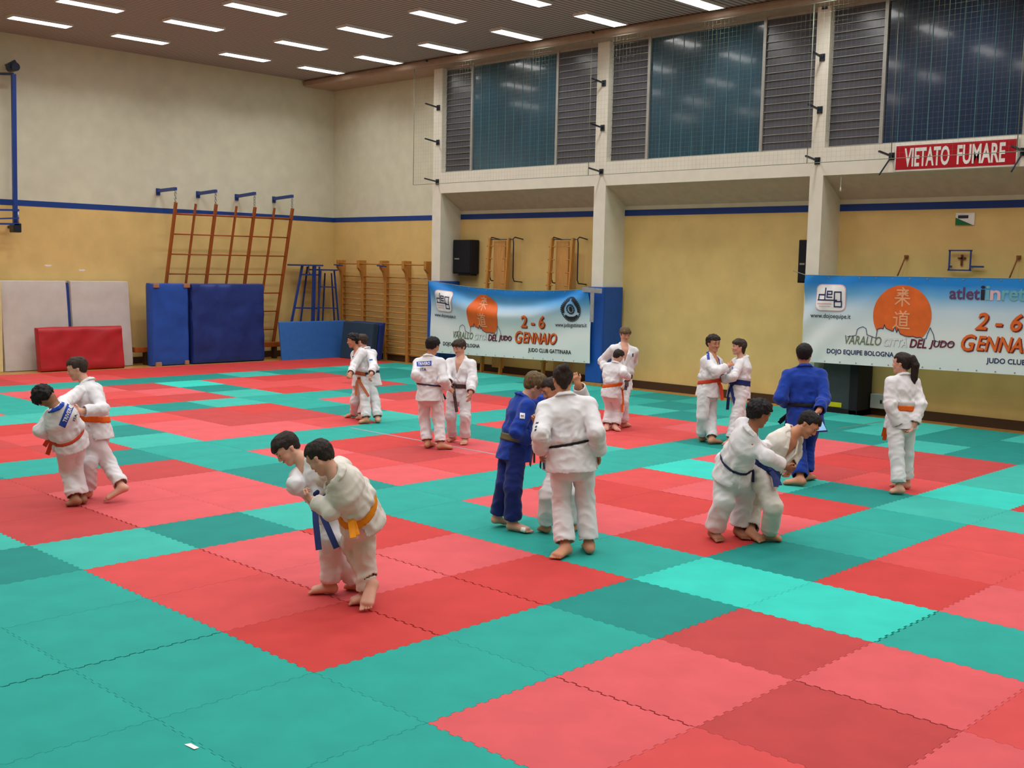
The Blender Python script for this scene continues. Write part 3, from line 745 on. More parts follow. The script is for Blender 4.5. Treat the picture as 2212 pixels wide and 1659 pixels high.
for p, q in (((a[1], b[2]), (a[1], a[2])), ((b[1], b[2]), (b[1], a[2])), ((a[1] + .02, b[2]), (b[1] - .02, b[2])), ((a[1] + .02, a[2]), (b[1] - .02, a[2]))):
    mb.bar((X, p[0], p[1]), (X, q[0], q[1]), .022, .022)
mb.build('tube', m_bsteel, t)
mb = MB(); mb.bar((X, b[1], b[2] + .06), (X, b[1] - .22, b[2] + .06), .03); mb.bar((X, a[1], b[2] + .06), (XW, a[1], b[2] + .06), .03); mb.bar((X, b[1], b[2] + .06), (XW, b[1], b[2] + .06), .03)
mb.build('fixing', m_bsteel, t)
c = at_x(XW - .03, 2077, 562); cb = at_x(XW - .03, 2075, 578)
t = empty('crucifix', (XW, c[1], c[2]), 'small brown crucifix inside the blue square frame', 'crucifix')
mb = MB(); mb.box((XW - .03, c[1] - .014, cb[2] + .03), (XW - .005, c[1] + .014, c[2] + .09)); mb.box((XW - .03, c[1] - .065, c[2] + .02), (XW - .005, c[1] + .065, c[2] + .045))
mb.build('cross', mat('dark brown wood', (110, 52, 34), .5), t)
for k, (pa, pb) in enumerate((((1956, 555), (1936, 602)), ((2199, 556), (2180, 602)))):
    A = at_x(XW - .05, *pa); B = at_x(XW - .25, *pb)
    t = empty('wall_hook', A, 'rusty slanted rod hooked on the wall, %s of the crucifix' % ('left', 'right')[k], 'hook', 'slanted rods on the wall')
    MB().tube([(XW, A[1], A[2]), tuple(A), tuple(B)], .014, 6).build('rod', mat('rusty steel', (128, 76, 36), .6), t, smooth=True)
    MB().box((XW - .04, A[1] - .03, A[2] - .03), (XW, A[1] + .03, A[2] + .03)).build('plate', mat('rusty steel', (128, 76, 36), .6), t)
p = at_x(XP + .1, 1817, 386); q = at_x(XP + .1, 1816, 404)
t = empty('pull_cord', p, 'short white pull cord hanging below the beam by the third pilaster', 'cord')
MB().tube([(p[0], p[1], BZ0), tuple(q)], .006, 6).build('string', m_paper, t)
MB().tube([tuple(q), (q[0], q[1], q[2] - .07)], [.008, .02], 8).build('knob', m_paper, t, smooth=True)
for k, (px, py) in enumerate(((104, 574), (176, 584))):
    p = at_y(YB - .004, px, py)
    pts = [(p[0] + .07 * math.cos(s) * (1 + .3 * math.sin(3 * s + k)), YB - .004, p[2] + .03 * math.sin(s) * (1 + .4 * math.cos(2 * s))) for s in [i * .4 for i in range(16)]]
    tag(MB().prism(pts, (0, .003, 0)).build('plaster_patch', m_paper), 'small white plaster patch on the end wall, %s one' % ('left', 'right')[k], 'patch')
# tape and a scrap on the mats
A = at_z(.0, 757, 924); B = at_z(.0, 1090, 984)
mb = MB(); xm = (A[0] + B[0]) / 2; mb.box((A[0] - .02, min(A[1], B[1]), .0005), (A[0] + .02, max(A[1], B[1]), .002))
tag(mb.build('tape_strip', mat('grey tape', (150, 140, 150), .5)), 'long grey tape strip stuck across the red mats by the standing pair', 'tape')
A = at_z(0, 1808, 926); B = at_z(0, 1905, 911)
tag(MB().bar((A[0], A[1], .0012), (B[0], B[1], .0012), .04, .0015).build('tape_strip', mat('brown tape', (96, 120, 110), .5)), 'greyish tape strip on the teal mats behind the ponytailed girl', 'tape')
A = at_z(0, 398, 1609); B = at_z(0, 430, 1616)
mb = MB(); mb.prism([(A[0], A[1], .001), (A[0] + .03, A[1] - .01, .001), (B[0] + .0, B[1], .001), (B[0] - .03, B[1] - .006, .004)], (0, 0, .002))
tag(mb.build('paper_scrap', m_paper), 'small white scrap of tape on the teal mat at the lower left', 'scrap')
# ------------------------------------------------------------------ two printed banners
def banner_material():
    m = bpy.data.materials.new('printed banner sky fading to white'); m.use_nodes = True; nt = m.node_tree; b = nt.nodes['Principled BSDF']
    b.inputs['Roughness'].default_value = 0.45; b.inputs['Specular IOR Level'].default_value = 0.35
    uv = nt.nodes.new('ShaderNodeUVMap'); sp = nt.nodes.new('ShaderNodeSeparateXYZ'); nt.links.new(uv.outputs[0], sp.inputs[0])
    n = nt.nodes.new('ShaderNodeTexNoise'); n.inputs['Scale'].default_value = 1.3; nt.links.new(uv.outputs[0], n.inputs['Vector'])
    ad = nt.nodes.new('ShaderNodeMath'); ad.operation = 'MULTIPLY_ADD'; ad.inputs[1].default_value = 0.25; nt.links.new(n.outputs['Fac'], ad.inputs[0]); nt.links.new(sp.outputs['Y'], ad.inputs[2])
    r = nt.nodes.new('ShaderNodeValToRGB'); e = r.color_ramp.elements
    e[0].position = 0.45; e[0].color = lin((226, 232, 232)) + (1,)
    e[1].position = 1.12 if False else 1.0; e[1].color = lin((30, 132, 214)) + (1,)
    k = e.new(0.72); k.color = lin((198, 218, 232)) + (1,)
    k = e.new(0.88); k.color = lin((104, 172, 220)) + (1,)
    ad.inputs[1].default_value = 0.16
    nt.links.new(ad.outputs[0], r.inputs[0]); nt.links.new(r.outputs[0], b.inputs['Base Color'])
    return m
m_banner = banner_material()
m_navy = mat('navy print', (34, 44, 92), .5)
m_ink = mat('black print', (36, 36, 46), .5)
m_orange = mat('orange print', (226, 104, 42), .5)
m_rust = mat('dark red print', (120, 36, 44), .5)
m_olive = mat('grey green print', (112, 122, 96), .5)
m_greyp = mat('pale grey print', (178, 178, 184), .5)
m_wht = mat('white print', (240, 240, 240), .5)
m_plum = mat('plum print', (96, 62, 100), .5)
m_tealp = mat('teal print', (110, 172, 182), .5)
m_pink = mat('pink print', (222, 180, 186), .5)
m_kan = mat('pale orange print', (238, 170, 128), .5)

def subdiv2d(vs, fs, lmax):
    """triangulate and split long edges so that flat glyphs follow the folds"""
    tris = []
    for f in fs:
        if len(f) == 3: tris.append(tuple(f))
        else:
            for t in tessellate_polygon([[Vector((vs[i][0], vs[i][1], 0)) for i in f]]): tris.append(tuple(f[k] for k in t))
    vs = [tuple(v) for v in vs]
    for _ in range(4):
        mid = {}; out = []; done = True
        def m(a, b):
            if math.dist(vs[a], vs[b]) <= lmax: return None
            k = (min(a, b), max(a, b))
            if k not in mid: mid[k] = len(vs); vs.append(((vs[a][0] + vs[b][0]) / 2, (vs[a][1] + vs[b][1]) / 2))
            return mid[k]
        for a, b, c in tris:
            ab, bc, ca = m(a, b), m(b, c), m(c, a)
            n = sum(x is not None for x in (ab, bc, ca))
            if n == 0: out.append((a, b, c)); continue
            done = False
            if n == 3: out += [(a, ab, ca), (ab, b, bc), (ca, bc, c), (ab, bc, ca)]
            elif n == 1:
                if ab is not None: out += [(a, ab, c), (ab, b, c)]
                elif bc is not None: out += [(a, b, bc), (a, bc, c)]
                else: out += [(a, b, ca), (ca, b, c)]
            else:
                if ab is None: out += [(a, b, bc), (a, bc, ca), (ca, bc, c)]
                elif bc is None: out += [(b, c, ca), (b, ca, ab), (ab, ca, a)]
                else: out += [(c, a, ab), (c, ab, bc), (bc, ab, b)]
        tris = out
        if done: break
    return vs, tris

class Print2D:
    """flat artwork in banner coordinates (u along, v up), laid on the cloth `off` in front"""
    def __init__(s): s.v = []; s.f = []
    def poly(s, pts):
        b = len(s.v); s.v += pts; s.f.append(tuple(range(b, b + len(pts)))); return s
    def raw(s, vs, fs):
        b = len(s.v); s.v += vs; s.f += [tuple(i + b for i in f) for f in fs]; return s
    def line(s, pts, w):
        for (x0, y0), (x1, y1) in zip(pts, pts[1:]):
            d = math.hypot(x1 - x0, y1 - y0) or 1; nx, ny = -(y1 - y0) / d * w / 2, (x1 - x0) / d * w / 2
            ex, ey = (x1 - x0) / d * w / 2, (y1 - y0) / d * w / 2
            s.poly([(x0 - ex - nx, y0 - ey - ny), (x1 + ex - nx, y1 + ey - ny), (x1 + ex + nx, y1 + ey + ny), (x0 - ex + nx, y0 - ey + ny)])
        return s
    def text(s, body, u0, u1, v0, h, shear=0, fat=0):
        vs, fs = text_mesh(body, 1.0, shear, fat)
        x0 = min(v[0] for v in vs); x1 = max(v[0] for v in vs); y1 = max(v[1] for v in vs)
        base = min(0, min(v[1] for v in vs)) if body.isupper() else 0
        if not body.isupper(): y1 = max(v[1] for v in vs)
        return s.raw([(u0 + (x - x0) / (x1 - x0) * (u1 - u0), v0 + (y - base) / (y1 - base) * h) for x, y in vs], fs)
    def rrect(s, u0, v0, u1, v1, r):
        pts = []
        for cx, cy, a0 in ((u1 - r, v1 - r, 0), (u0 + r, v1 - r, 90), (u0 + r, v0 + r, 180), (u1 - r, v0 + r, 270)):
            pts += [(cx + r * math.cos(math.radians(a0 + k * 22.5)), cy + r * math.sin(math.radians(a0 + k * 22.5))) for k in range(5)]
        return s.poly(pts)
    def lay(s, name, surf, m, parent, off):
        vs, ts = subdiv2d(s.v, s.f, .06)
        V = [surf(u, v, off) for u, v in vs]
        fl = []
        for t in ts:
            a, b, c = (Vector(V[i]) for i in t)
            fl.append(t if (b - a).cross(c - a).x < 0 else t[::-1])
        return mesh_obj(name, V, fl, m, parent)

KANJI = {'judo_1': [[(.5, .98), (.58, .90)], [(.2, .86), (.8, .86), (.62, .74)], [(.48, .84), (.52, .74)], [(.25, .70), (.78, .70)], [(.52, .74), (.52, .56), (.44, .56)], [(.46, .68), (.22, .56)], [(.56, .66), (.80, .56)],
                    [(.10, .42), (.90, .42)], [(.50, .54), (.50, .0)], [(.48, .40), (.12, .10)], [(.52, .40), (.90, .10)]],
         'judo_2': [[(.42, .98), (.48, .88)], [(.74, .98), (.66, .88)], [(.34, .84), (.92, .84)], [(.60, .84), (.56, .72)], [(.42, .70), (.42, .20), (.82, .20), (.82, .70), (.42, .70)], [(.42, .54), (.82, .54)], [(.42, .37), (.82, .37)],
                    [(.14, .90), (.24, .80)], [(.06, .62), (.24, .62), (.22, .24), (.06, .06)], [(.20, .20), (.40, .06), (.96, .04)]]}
SKY = [(.85, .47), (1.00, .50), (1.02, .60), (1.06, .63), (1.12, .65), (1.18, .62), (1.20, .52), (1.36, .47), (1.37, .53), (1.38, .62), (1.44, .64), (1.48, .63), (1.50, .70), (1.53, .64), (1.64, .60), (1.66, .60), (1.68, .68), (1.72, .58),
       (1.74, .64), (1.78, .56), (1.86, .53), (1.94, .52), (2.0, .53), (2.06, .51), (2.12, .52), (2.17, .49), (2.22, .50), (2.24, .58), (2.28, .68), (2.34, .57), (2.36, .47), (2.55, .44), (2.68, .44)]
def banner_art(surf, t, left):
    o1, o2, o3 = (.010, .016, .020) if left else (.006, .010, .014)
    # club logo
    p = Print2D(); p.rrect(.22, .89, .79, 1.35, .10); p.lay('logo_border', surf, m_pink, t, o1)
    p = Print2D(); p.rrect(.235, .905, .775, 1.335, .09); p.lay('logo_panel', surf, m_wht, t, o2)
    p = Print2D(); w = .022
    p.line([(.40, 1.28), (.40, 1.08)], w); p.line([(.27, 1.08), (.62, 1.08)], w); p.line([(.28, 1.17), (.40, 1.17)], w); p.line([(.28, 1.17), (.28, 1.08)], w)
    p.line([(.53, 1.13), (.44, 1.13), (.44, 1.23), (.53, 1.23), (.53, 1.18), (.44, 1.18)], w)
    p.line([(.58, 1.08), (.58, 1.22), (.70, 1.22), (.70, 1.06), (.58, 1.06)], w); p.line([(.58, 1.08), (.58, .97), (.71, .97), (.71, 1.06)], w)
    p.lay('logo_letters', surf, m_navy, t, o3)
    p = Print2D(); p.line([(.27, 1.02), (.52, 1.02)], .018); p.line([(.30, .975), (.50, .975)], .012); p.lay('logo_tagline', surf, m_pink, t, o3)
    Print2D().text('www.dojoequipe.it', .14, .89, .775, .075, 0, .008).lay('web_address', surf, m_ink, t, o1)
    # sun and skyline
    c = (1.79, .86); r = .50; ln = SKY
    def yv(u):
        for (a, b), (c_, d) in zip(ln, ln[1:]):
            if a <= u <= c_: return b + (d - b) * (u - a) / max(1e-6, c_ - a)
        return .5
    ring = [(c[0] + r * math.cos(a), c[1] + r * math.sin(a)) for a in [math.radians(x) for x in range(-60, 241, 4)]]
    ring = [q for q in ring if q[1] >= yv(q[0]) - .001]
    rt, lf = ring[0], ring[-1]
    low = [q for q in ln if lf[0] < q[0] < rt[0]]
    Print2D().poly(ring + low).lay('sun_emblem', surf, m_orange, t, o1)
    Print2D().line(SKY, .011).lay('skyline', surf, m_navy, t, o2)
    p = Print2D()
    for key, (u0, v0, s_) in (('judo_1', (1.64, 1.02, .30)), ('judo_2', (1.64, .64, .30))):
        for st in KANJI[key]: p.line([(u0 + x * s_, v0 + y * s_) for x, y in st], .024)
    p.lay('kanji', surf, m_kan, t, o2)
    Print2D().text('VARALLO', .80, 1.46, .345, .15, .22, .014).lay('lettering', surf, m_olive, t, o1)
    Print2D().text('CITT\u00c0', 1.50, 1.91, .34, .17, .22, .018).lay('lettering', surf, m_greyp, t, o1)
    Print2D().text('CITT\u00c0', 1.505, 1.905, .344, .160, .22, .0).lay('lettering', surf, m_wht, t, o2)
    Print2D().text('DEL', 1.955, 2.235, .34, .14, .22, .018).lay('lettering', surf, m_plum, t, o1)
    Print2D().text('JUDO', 2.28, 2.69, .33, .15, .22, .018).lay('lettering', surf, m_plum, t, o1)
    Print2D().text('DEL', 1.95, 2.23, .345, .14, .22, .004).lay('lettering', surf, m_rust, t, o2)
    Print2D().text('JUDO', 2.275, 2.685, .335, .15, .22, .004).lay('lettering', surf, m_rust, t, o2)
    Print2D().text('DOJO EQUIPE BOLOGNA', .47, 1.69, .145, .105, 0, .022).lay('lettering', surf, m_navy if not left else m_ink, t, o1)
    for d, mm, o in ((.018, m_rust, o1), (0, m_orange, o2)):
        Print2D().text('2 - 6', 2.99 + d, 3.71 + d, .69 - d, .27, .25, .02).lay('date', surf, mm, t, o)
        Print2D().text('G', 2.79 + d, 3.02 + d, .335 - d, .27, .25, .02).lay('month', surf, mm, t, o)
        Print2D().text('ENNAIO', 3.03 + d, 4.02 + d, .35 - d, .24, .25, .02).lay('month', surf, mm, t, o)
    Print2D().text('JUDO CLUB GATTINARA', 3.20, 4.45, .135, .11, 0, .022).lay('lettering', surf, m_navy if not left else m_ink, t, o1)
    if not left:
        for s_, a, b, mm in (('atlet', 2.56, 3.04, m_plum), ('i', 3.05, 3.12, m_ink), ('i', 3.13, 3.19, m_tealp), ('n', 3.20, 3.36, m_pink), ('rete', 3.38, 3.86, m_tealp)):
            Print2D().text(s_, a, b, 1.16, .15 if s_ in ('n',) else .19 if s_ != 'i' else .22, 0, .02).lay('sponsor_name', surf, mm, t, o1)
    # round club emblem
    c = (4.45, 1.10); p = Print2D()
    for k in range(40):
        a = 2 * math.pi * k / 40; da = .055
        p.poly([(c[0] + rr * math.cos(aa), c[1] + rr * math.sin(aa)) for rr, aa in ((.225, a - da), (.265, a - da), (.265, a + da), (.225, a + da))][::1])
    for k in range(3):
        a0 = math.radians(30 + 120 * k); arc = [(c[0] + .225 * math.cos(a0 + x), c[1] + .225 * math.sin(a0 + x)) for x in [math.radians(q) for q in range(-52, 53, 8)]]
        inn = [(c[0] + (.150 + .03 * abs(x) / .9) * math.cos(a0 + x), c[1] + (.150 + .03 * abs(x) / .9) * math.sin(a0 + x)) for x in [math.radians(q) for q in range(52, -53, -8)]]
        for i in range(len(arc) - 1): p.poly([arc[i], arc[i + 1], inn[-2 - i], inn[-1 - i]])
    for k in range(12):
        a = 2 * math.pi * k / 12
        p.poly([(c[0] + rr * math.cos(aa), c[1] + rr * math.sin(aa)) for rr, aa in ((.075, a), (.11, a), (.11, a + .45), (.075, a + .45))])
    p.poly([(c[0] + .045 * math.cos(a) + .01, c[1] + .06 * math.sin(a)) for a in [i * .5 for i in range(12)]])
    p.lay('club_emblem', surf, m_ink, t, o1)
    Print2D().text('www.judogattinara.it', 3.99, 4.85, .73, .085, 0, .010).lay('web_address', surf, m_ink, t, o1)

def banner(name, corners, sag, amp, label, left):
    """corners TL, TR, BR, BL as (y, z) on the plane x = XB"""
    XB = 13.86; Wb, Hb = 4.95, 1.50
    TL, TR, BR, BL = corners
    def surf(u, v, off):
        a, b = u / Wb, 1 - v / Hb
        y = (TL[0] * (1 - a) + TR[0] * a) * (1 - b) + (BL[0] * (1 - a) + BR[0] * a) * b
        z = (TL[1] * (1 - a) + TR[1] * a) * (1 - b) + (BL[1] * (1 - a) + BR[1] * a) * b
        s_ = 4 * a * (1 - a)
        z -= sag * s_ * (1 - b) ** 1.2
        f = 0.0
        if left:      # swags hanging between the two tied corners
            q = b - .36 * s_ ** .8
            f += .050 * math.exp(-((q - .02) / .10) ** 2) - .045 * math.exp(-((q + .13) / .09) ** 2) + .022 * math.sin(9 * q + 1) * math.exp(-((q - .2) / .35) ** 2)
            f += .02 * math.sin(34 * a + 3 * b) * (1 - b) ** 2 * s_
        f += amp * noise.noise(Vector((u * 1.3, v * 1.6, 3.1 if left else 8.2)))
        e = math.exp(-a / .10)
        f += (.018 * math.sin(14 * b * (1 + .3 * a) + 40 * a) * e) if not left else 0
        f += (.012 * math.sin(16 * (a * 2.2 + b)) * (1 - b) ** 2 * math.exp(-a / .25)) if not left else 0
        return (XB - f - off, y, z)
    t = empty(name, surf(Wb / 2, 0, 0), label, 'banner', 'judo stage banners')
    nu, nv = 110, 34; V = []; F = []; UV = []
    for j in range(nv + 1):
        for i in range(nu + 1):
            V.append(surf(Wb * i / nu, Hb * j / nv, 0))
    for j in range(nv):
        for i in range(nu):
            F.append((j * (nu + 1) + i, (j + 1) * (nu + 1) + i, (j + 1) * (nu + 1) + i + 1, j * (nu + 1) + i + 1))
    o = mesh_obj('cloth', V, F, m_banner, t, smooth=True)
    uvl = o.data.uv_layers.new(name='UVMap')
    for lp in o.data.loops:
        k = lp.vertex_index; uvl.data[lp.index].uv = ((k % (nu + 1)) / nu * 3.3, (k // (nu + 1)) / nv)
    sm = o.modifiers.new('thickness', 'SOLIDIFY'); sm.thickness = .003; sm.offset = 1
    es = o.modifiers.new('crisp edge', 'EDGE_SPLIT'); es.split_angle = 1.0
    banner_art(surf, t, left)
    mb = MB(); n = 17
    for v in (.03, Hb - .03):
        for k in range(n):
            q = surf(Wb * (k + .5) / n, v, .003)
            mb.tube([(q[0] - .001, q[1], q[2]), (q[0] + .002, q[1], q[2])], .013, 8)
    mb.build('eyelets', m_chrome, t)
    mb = MB(); top = [surf(Wb * k / 24, Hb, -.004) for k in range(25)]
    y0, y1 = TL[0] + (.42 if left else .25), TR[0] - (.1 if left else .0)
    mb.tube([(top[0][0], y0, top[0][2] + .07)] + top + [(top[-1][0], y1, top[-1][2] + .02)], .007, 5)
    mb.build('cord', m_net, t, smooth=True)
    return t, surf
c1 = [at_x(13.86, *q)[1:] for q in ((931, 607), (1275, 624), (1274, 785), (929, 761))]
c2a = at_x(13.86, 1740, 594)[1:]; c2b = at_x(13.86, 1732, 781)[1:]
rt, rb = at_x(13.86, 2212, 602), at_x(13.86, 2212, 811)
def ext(p, q, y): return (y, p[1] + (q[2] - p[1]) * (y - p[0]) / (q[1] - p[0]))
c2 = [c2a, ext(c2a, rt, c2a[0] - 4.95), ext(c2b, rb, c2b[0] - 4.95), c2b]
b1, s1 = banner('banner', c1, .115, .012, 'sagging judo stage banner tied between two pilasters, behind the standing pair', True)
b2, s2 = banner('banner', c2, 0.0, .010, 'taut judo stage banner with round orange sun, cut by the right edge', False)
mb = MB(); q = s1(4.93, 1.45, 0)
for a, b in (((.0, -.02), (.0, -.62)), ((-.30, .02), (.22, .04))):
    mb.bar((13.775, q[1] - .10 + a[0] * 0 + (a[0] if a[0] else -.05), q[2] + a[1]), (13.775, q[1] - .10 + (b[0] if b[0] else -.05), q[2] + b[1]), .10, .004, up=(1, 0, 0))
tag(mb.build('duct_tape', mat('silver duct tape', (150, 152, 156), .4, .5, .15, 20)), 'crossed silver duct tape holding the right end of the sagging banner', 'tape')
# ------------------------------------------------------------------ people: smooth blended volumes meshed on a grid
class Grid:
    def __init__(s, lo, hi, h):
        s.h = h; s.lo = np.asarray(lo, float) - 3 * h
        s.n = np.ceil((np.asarray(hi, float) + 3 * h - s.lo) / h).astype(int) + 1
        s.ax = [s.lo[i] + h * np.arange(s.n[i]) for i in range(3)]
    def full(s): return np.full(tuple(s.n), 0.2, np.float32)
    def sl(s, lo, hi):
        a = np.clip(np.floor((np.asarray(lo) - s.lo) / s.h).astype(int), 0, s.n - 1); b = np.clip(np.ceil((np.asarray(hi) - s.lo) / s.h).astype(int) + 1, 1, s.n)
        b = np.maximum(b, a + 1)
        return tuple(slice(int(p), int(q)) for p, q in zip(a, b))
    def xyz(s, sl): return s.ax[0][sl[0]][:, None, None], s.ax[1][sl[1]][None, :, None], s.ax[2][sl[2]][None, None, :]
def V3(p): return np.array([float(t) for t in p])
def unit(v): v = V3(v); return v / max(1e-9, np.linalg.norm(v))
def cone(A, B, ra, rb=None, s=None):
    """rounded elliptic cone from A to B; radii (along s, across s)"""
    A, B = V3(A), V3(B); ra = (ra, ra) if np.isscalar(ra) else ra; rb = ra if rb is None else ((rb, rb) if np.isscalar(rb) else rb)
    return (A, B, ra, rb, s)
def cone_d(g, sl, pr):
    A, B, ra, rb, s = pr
    ab = B - A; L = np.linalg.norm(ab)
    ax = ab / L if L > 1e-6 else np.array([0, 0, 1.0]); L = max(L, 1e-6)
    s = np.array([1.0, 0, 0]) if s is None else V3(s)
    s = s - ax * (s @ ax)
    if np.linalg.norm(s) < 1e-3: s = np.cross(ax, [0.3, 0.8, 0.5])
    s = s / np.linalg.norm(s); f = np.cross(ax, s)
    X, Y, Z = g.xyz(sl); X = X - A[0]; Y = Y - A[1]; Z = Z - A[2]
    t = X * ax[0] + Y * ax[1] + Z * ax[2]; hh = np.clip(t / L, 0, 1)
    rs = ra[0] + (rb[0] - ra[0]) * hh; rf = ra[1] + (rb[1] - ra[1]) * hh; rc = np.minimum(rs, rf)
    x = (X * s[0] + Y * s[1] + Z * s[2]) / rs; y = (X * f[0] + Y * f[1] + Z * f[2]) / rf; z = (t - hh * L) / rc
    k0 = np.sqrt(x * x + y * y + z * z); k1 = np.sqrt((x / rs) ** 2 + (y / rf) ** 2 + (z / rc) ** 2)
    return k0 * (k0 - 1) / np.maximum(k1, 1e-6)
def bounds(prims, pad=0.0):
    lo = np.min([np.minimum(p[0] - max(p[2]), p[1] - max(p[3])) for p in prims], axis=0) - pad
    hi = np.max([np.maximum(p[0] + max(p[2]), p[1] + max(p[3])) for p in prims], axis=0) + pad
    return lo, hi
def smin(a, b, k):
    h = np.maximum(k - np.abs(a - b), 0) / k
    return np.minimum(a, b) - h * h * k * .25
def fuse(g, D, prims, k):
    for p in prims:
        lo, hi = bounds([p], k + 2.5 * g.h); sl = g.sl(lo, hi)
        D[sl] = smin(D[sl], cone_d(g, sl, p), k)
    return D
def carve(g, D, prims, k):
    for p in prims:
        lo, hi = bounds([p], k + 2 * g.h); sl = g.sl(lo, hi)
        D[sl] = -smin(-D[sl], cone_d(g, sl, p), k)
    return D
def cut(g, D, c, n, R):
    """flat cut at c with outward normal n, only within R of c"""
    c, n = V3(c), unit(n); sl = g.sl(c - R, c + R); X, Y, Z = g.xyz(sl)
    d = (X - c[0]) * n[0] + (Y - c[1]) * n[1] + (Z - c[2]) * n[2]
    r2 = (X - c[0]) ** 2 + (Y - c[1]) ** 2 + (Z - c[2]) ** 2
    D[sl] = np.where(r2 < R * R, np.maximum(D[sl], d), D[sl])
def nets(g, D):
    """surface nets: quads through the zero level"""
    ins = D < 0; nx, ny, nz = ins.shape
    cnt = np.zeros((nx - 1, ny - 1, nz - 1), np.int8)
    for a in (0, 1):
        for b in (0, 1):
            for c in (0, 1): cnt += ins[a:nx - 1 + a, b:ny - 1 + b, c:nz - 1 + c]
    act = (cnt > 0) & (cnt < 8); I = np.argwhere(act)
    idx = np.full(act.shape, -1, np.int64); idx[act] = np.arange(len(I))
    pos = np.zeros((len(I), 3)); num = np.zeros(len(I)); i, j, k = I.T
    co = [(a, b, c) for a in (0, 1) for b in (0, 1) for c in (0, 1)]
    val = {c: D[i + c[0], j + c[1], k + c[2]].astype(float) for c in co}
    for p in co:
        for a in range(3):
            if p[a] == 0:
                q = tuple(1 if t == a else p[t] for t in range(3)); v0, v1 = val[p], val[q]; m = (v0 < 0) != (v1 < 0)
                t = np.where(m, v0 / np.where(m, v0 - v1, 1), 0)
                for d in range(3): pos[:, d] += m * (p[d] + (t if d == a else 0))
                num += m
    V = g.lo + g.h * (I + pos / num[:, None])
    F = []
    for a in range(3):
        b, c = (a + 1) % 3, (a + 2) % 3
        s0 = [slice(None)] * 3; s1 = [slice(None)] * 3; s0[a] = slice(0, -1); s1[a] = slice(1, None)
        m = ins[tuple(s0)] != ins[tuple(s1)]; E = np.argwhere(m)
        E = E[(E[:, b] > 0) & (E[:, c] > 0) & (E[:, b] < ins.shape[b] - 1) & (E[:, c] < ins.shape[c] - 1)]
        o = np.zeros(3, int); q = []
        for db, dc in ((-1, -1), (0, -1), (0, 0), (-1, 0)):
            e = E.copy(); e[:, b] += db; e[:, c] += dc; q.append(idx[e[:, 0], e[:, 1], e[:, 2]])
        Q = np.stack(q, 1); fl = ins[E[:, 0], E[:, 1], E[:, 2]]
        Q[~fl] = Q[~fl][:, ::-1]; F.append(Q)
    return V, np.concatenate(F)
def normals(V, F):
    n = np.cross(V[F[:, 2]] - V[F[:, 0]], V[F[:, 3]] - V[F[:, 1]]); N = np.zeros_like(V)
    for k in range(4): np.add.at(N, F[:, k], n)
    return N / np.maximum(np.linalg.norm(N, axis=1, keepdims=True), 1e-12), n / np.maximum(np.linalg.norm(n, axis=1, keepdims=True), 1e-12)
def open_caps(V, F, caps):
    """drop the flat faces left by cut() so that hems and cuffs are open"""
    _, n = normals(V, F); C = V[F].mean(1); keep = np.ones(len(F), bool)
    for c, m, R, tol in caps:
        m = unit(m); d = C - V3(c)
        keep &= ~((np.abs(d @ m) < tol) & (n @ m > .72) & (np.linalg.norm(d, axis=1) < R))
    F = F[keep]; used = np.unique(F); mp = np.full(len(V), -1); mp[used] = np.arange(len(used))
    return V[used], mp[F]
def np_mesh(name, V, F, m, parent=None, smooth=True):
    me = bpy.data.meshes.new(name)
    me.vertices.add(len(V)); me.vertices.foreach_set('co', np.asarray(V, np.float32).ravel())
    me.loops.add(F.size); me.loops.foreach_set('vertex_index', F.ravel().astype(np.int32))
    me.polygons.add(len(F)); me.polygons.foreach_set('loop_start', np.arange(0, F.size, 4, dtype=np.int32)); me.polygons.foreach_set('loop_total', np.full(len(F), 4, np.int32))
    me.polygons.foreach_set('use_smooth', np.ones(len(F), bool))
    me.materials.append(m); me.update(calc_edges=True); me.validate()
    o = bpy.data.objects.new(name, me); COL.objects.link(o)
    return place(o, parent)
def vnoise(P, seed=0.0):
    o = Vector((seed, seed * 1.7, -seed)); nz = noise.noise
    return np.array([nz(Vector(p) + o) for p in P.tolist()])

# cloth, skin and hair
def cloth_mat(name, c, weave=0.14):
    m = mat(name, c, 0.85, 0.15, 0.035, 9, weave, 260)
    m.node_tree.nodes['Principled BSDF'].inputs['Sheen Weight'].default_value = 0.15
    return m
GI = {'white': cloth_mat('white gi cotton', (218, 217, 220)), 'ecru': cloth_mat('ecru gi cotton', (212, 207, 198)), 'blue': cloth_mat('royal blue gi cotton', (24, 58, 150)), 'navy': cloth_mat('dark blue gi cotton', (22, 40, 104))}
BELT = {'orange': mat('orange belt', (214, 92, 22), .7, .2, .06, 40, .3, 200), 'amber': mat('amber belt', (220, 136, 22), .7, .2, .06, 40, .3, 200), 'red': mat('orange red belt', (196, 66, 40), .7, .2, .06, 40, .3, 200), 'blue': mat('navy belt', (36, 50, 104), .7, .2, .06, 40, .3, 200),
        'black': mat('black belt', (30, 30, 38), .7, .2, .06, 40, .3, 200), 'brown': mat('dark brown belt', (72, 52, 52), .7, .2, .06, 40, .3, 200), 'olive': mat('olive belt', (104, 100, 70), .7, .2, .06, 40, .3, 200), 'rust': mat('rust belt', (160, 84, 50), .7, .2, .06, 40, .3, 200), 'dark': mat('dark navy belt', (40, 42, 74), .7, .2, .06, 40, .3, 200)}
SKIN = {'fair': mat('fair skin', (208, 156, 134), .55, .3, .05, 8), 'tan': mat('tanned skin', (190, 134, 104), .55, .3, .05, 8), 'brown': mat('brown skin', (150, 100, 74), .55, .3, .05, 8)}
def hair_mat(name, c): return mat(name, tuple(v * .82 for v in c), .62, .22, .4, 60, .8, 120, stretch=(1, 1, .35))
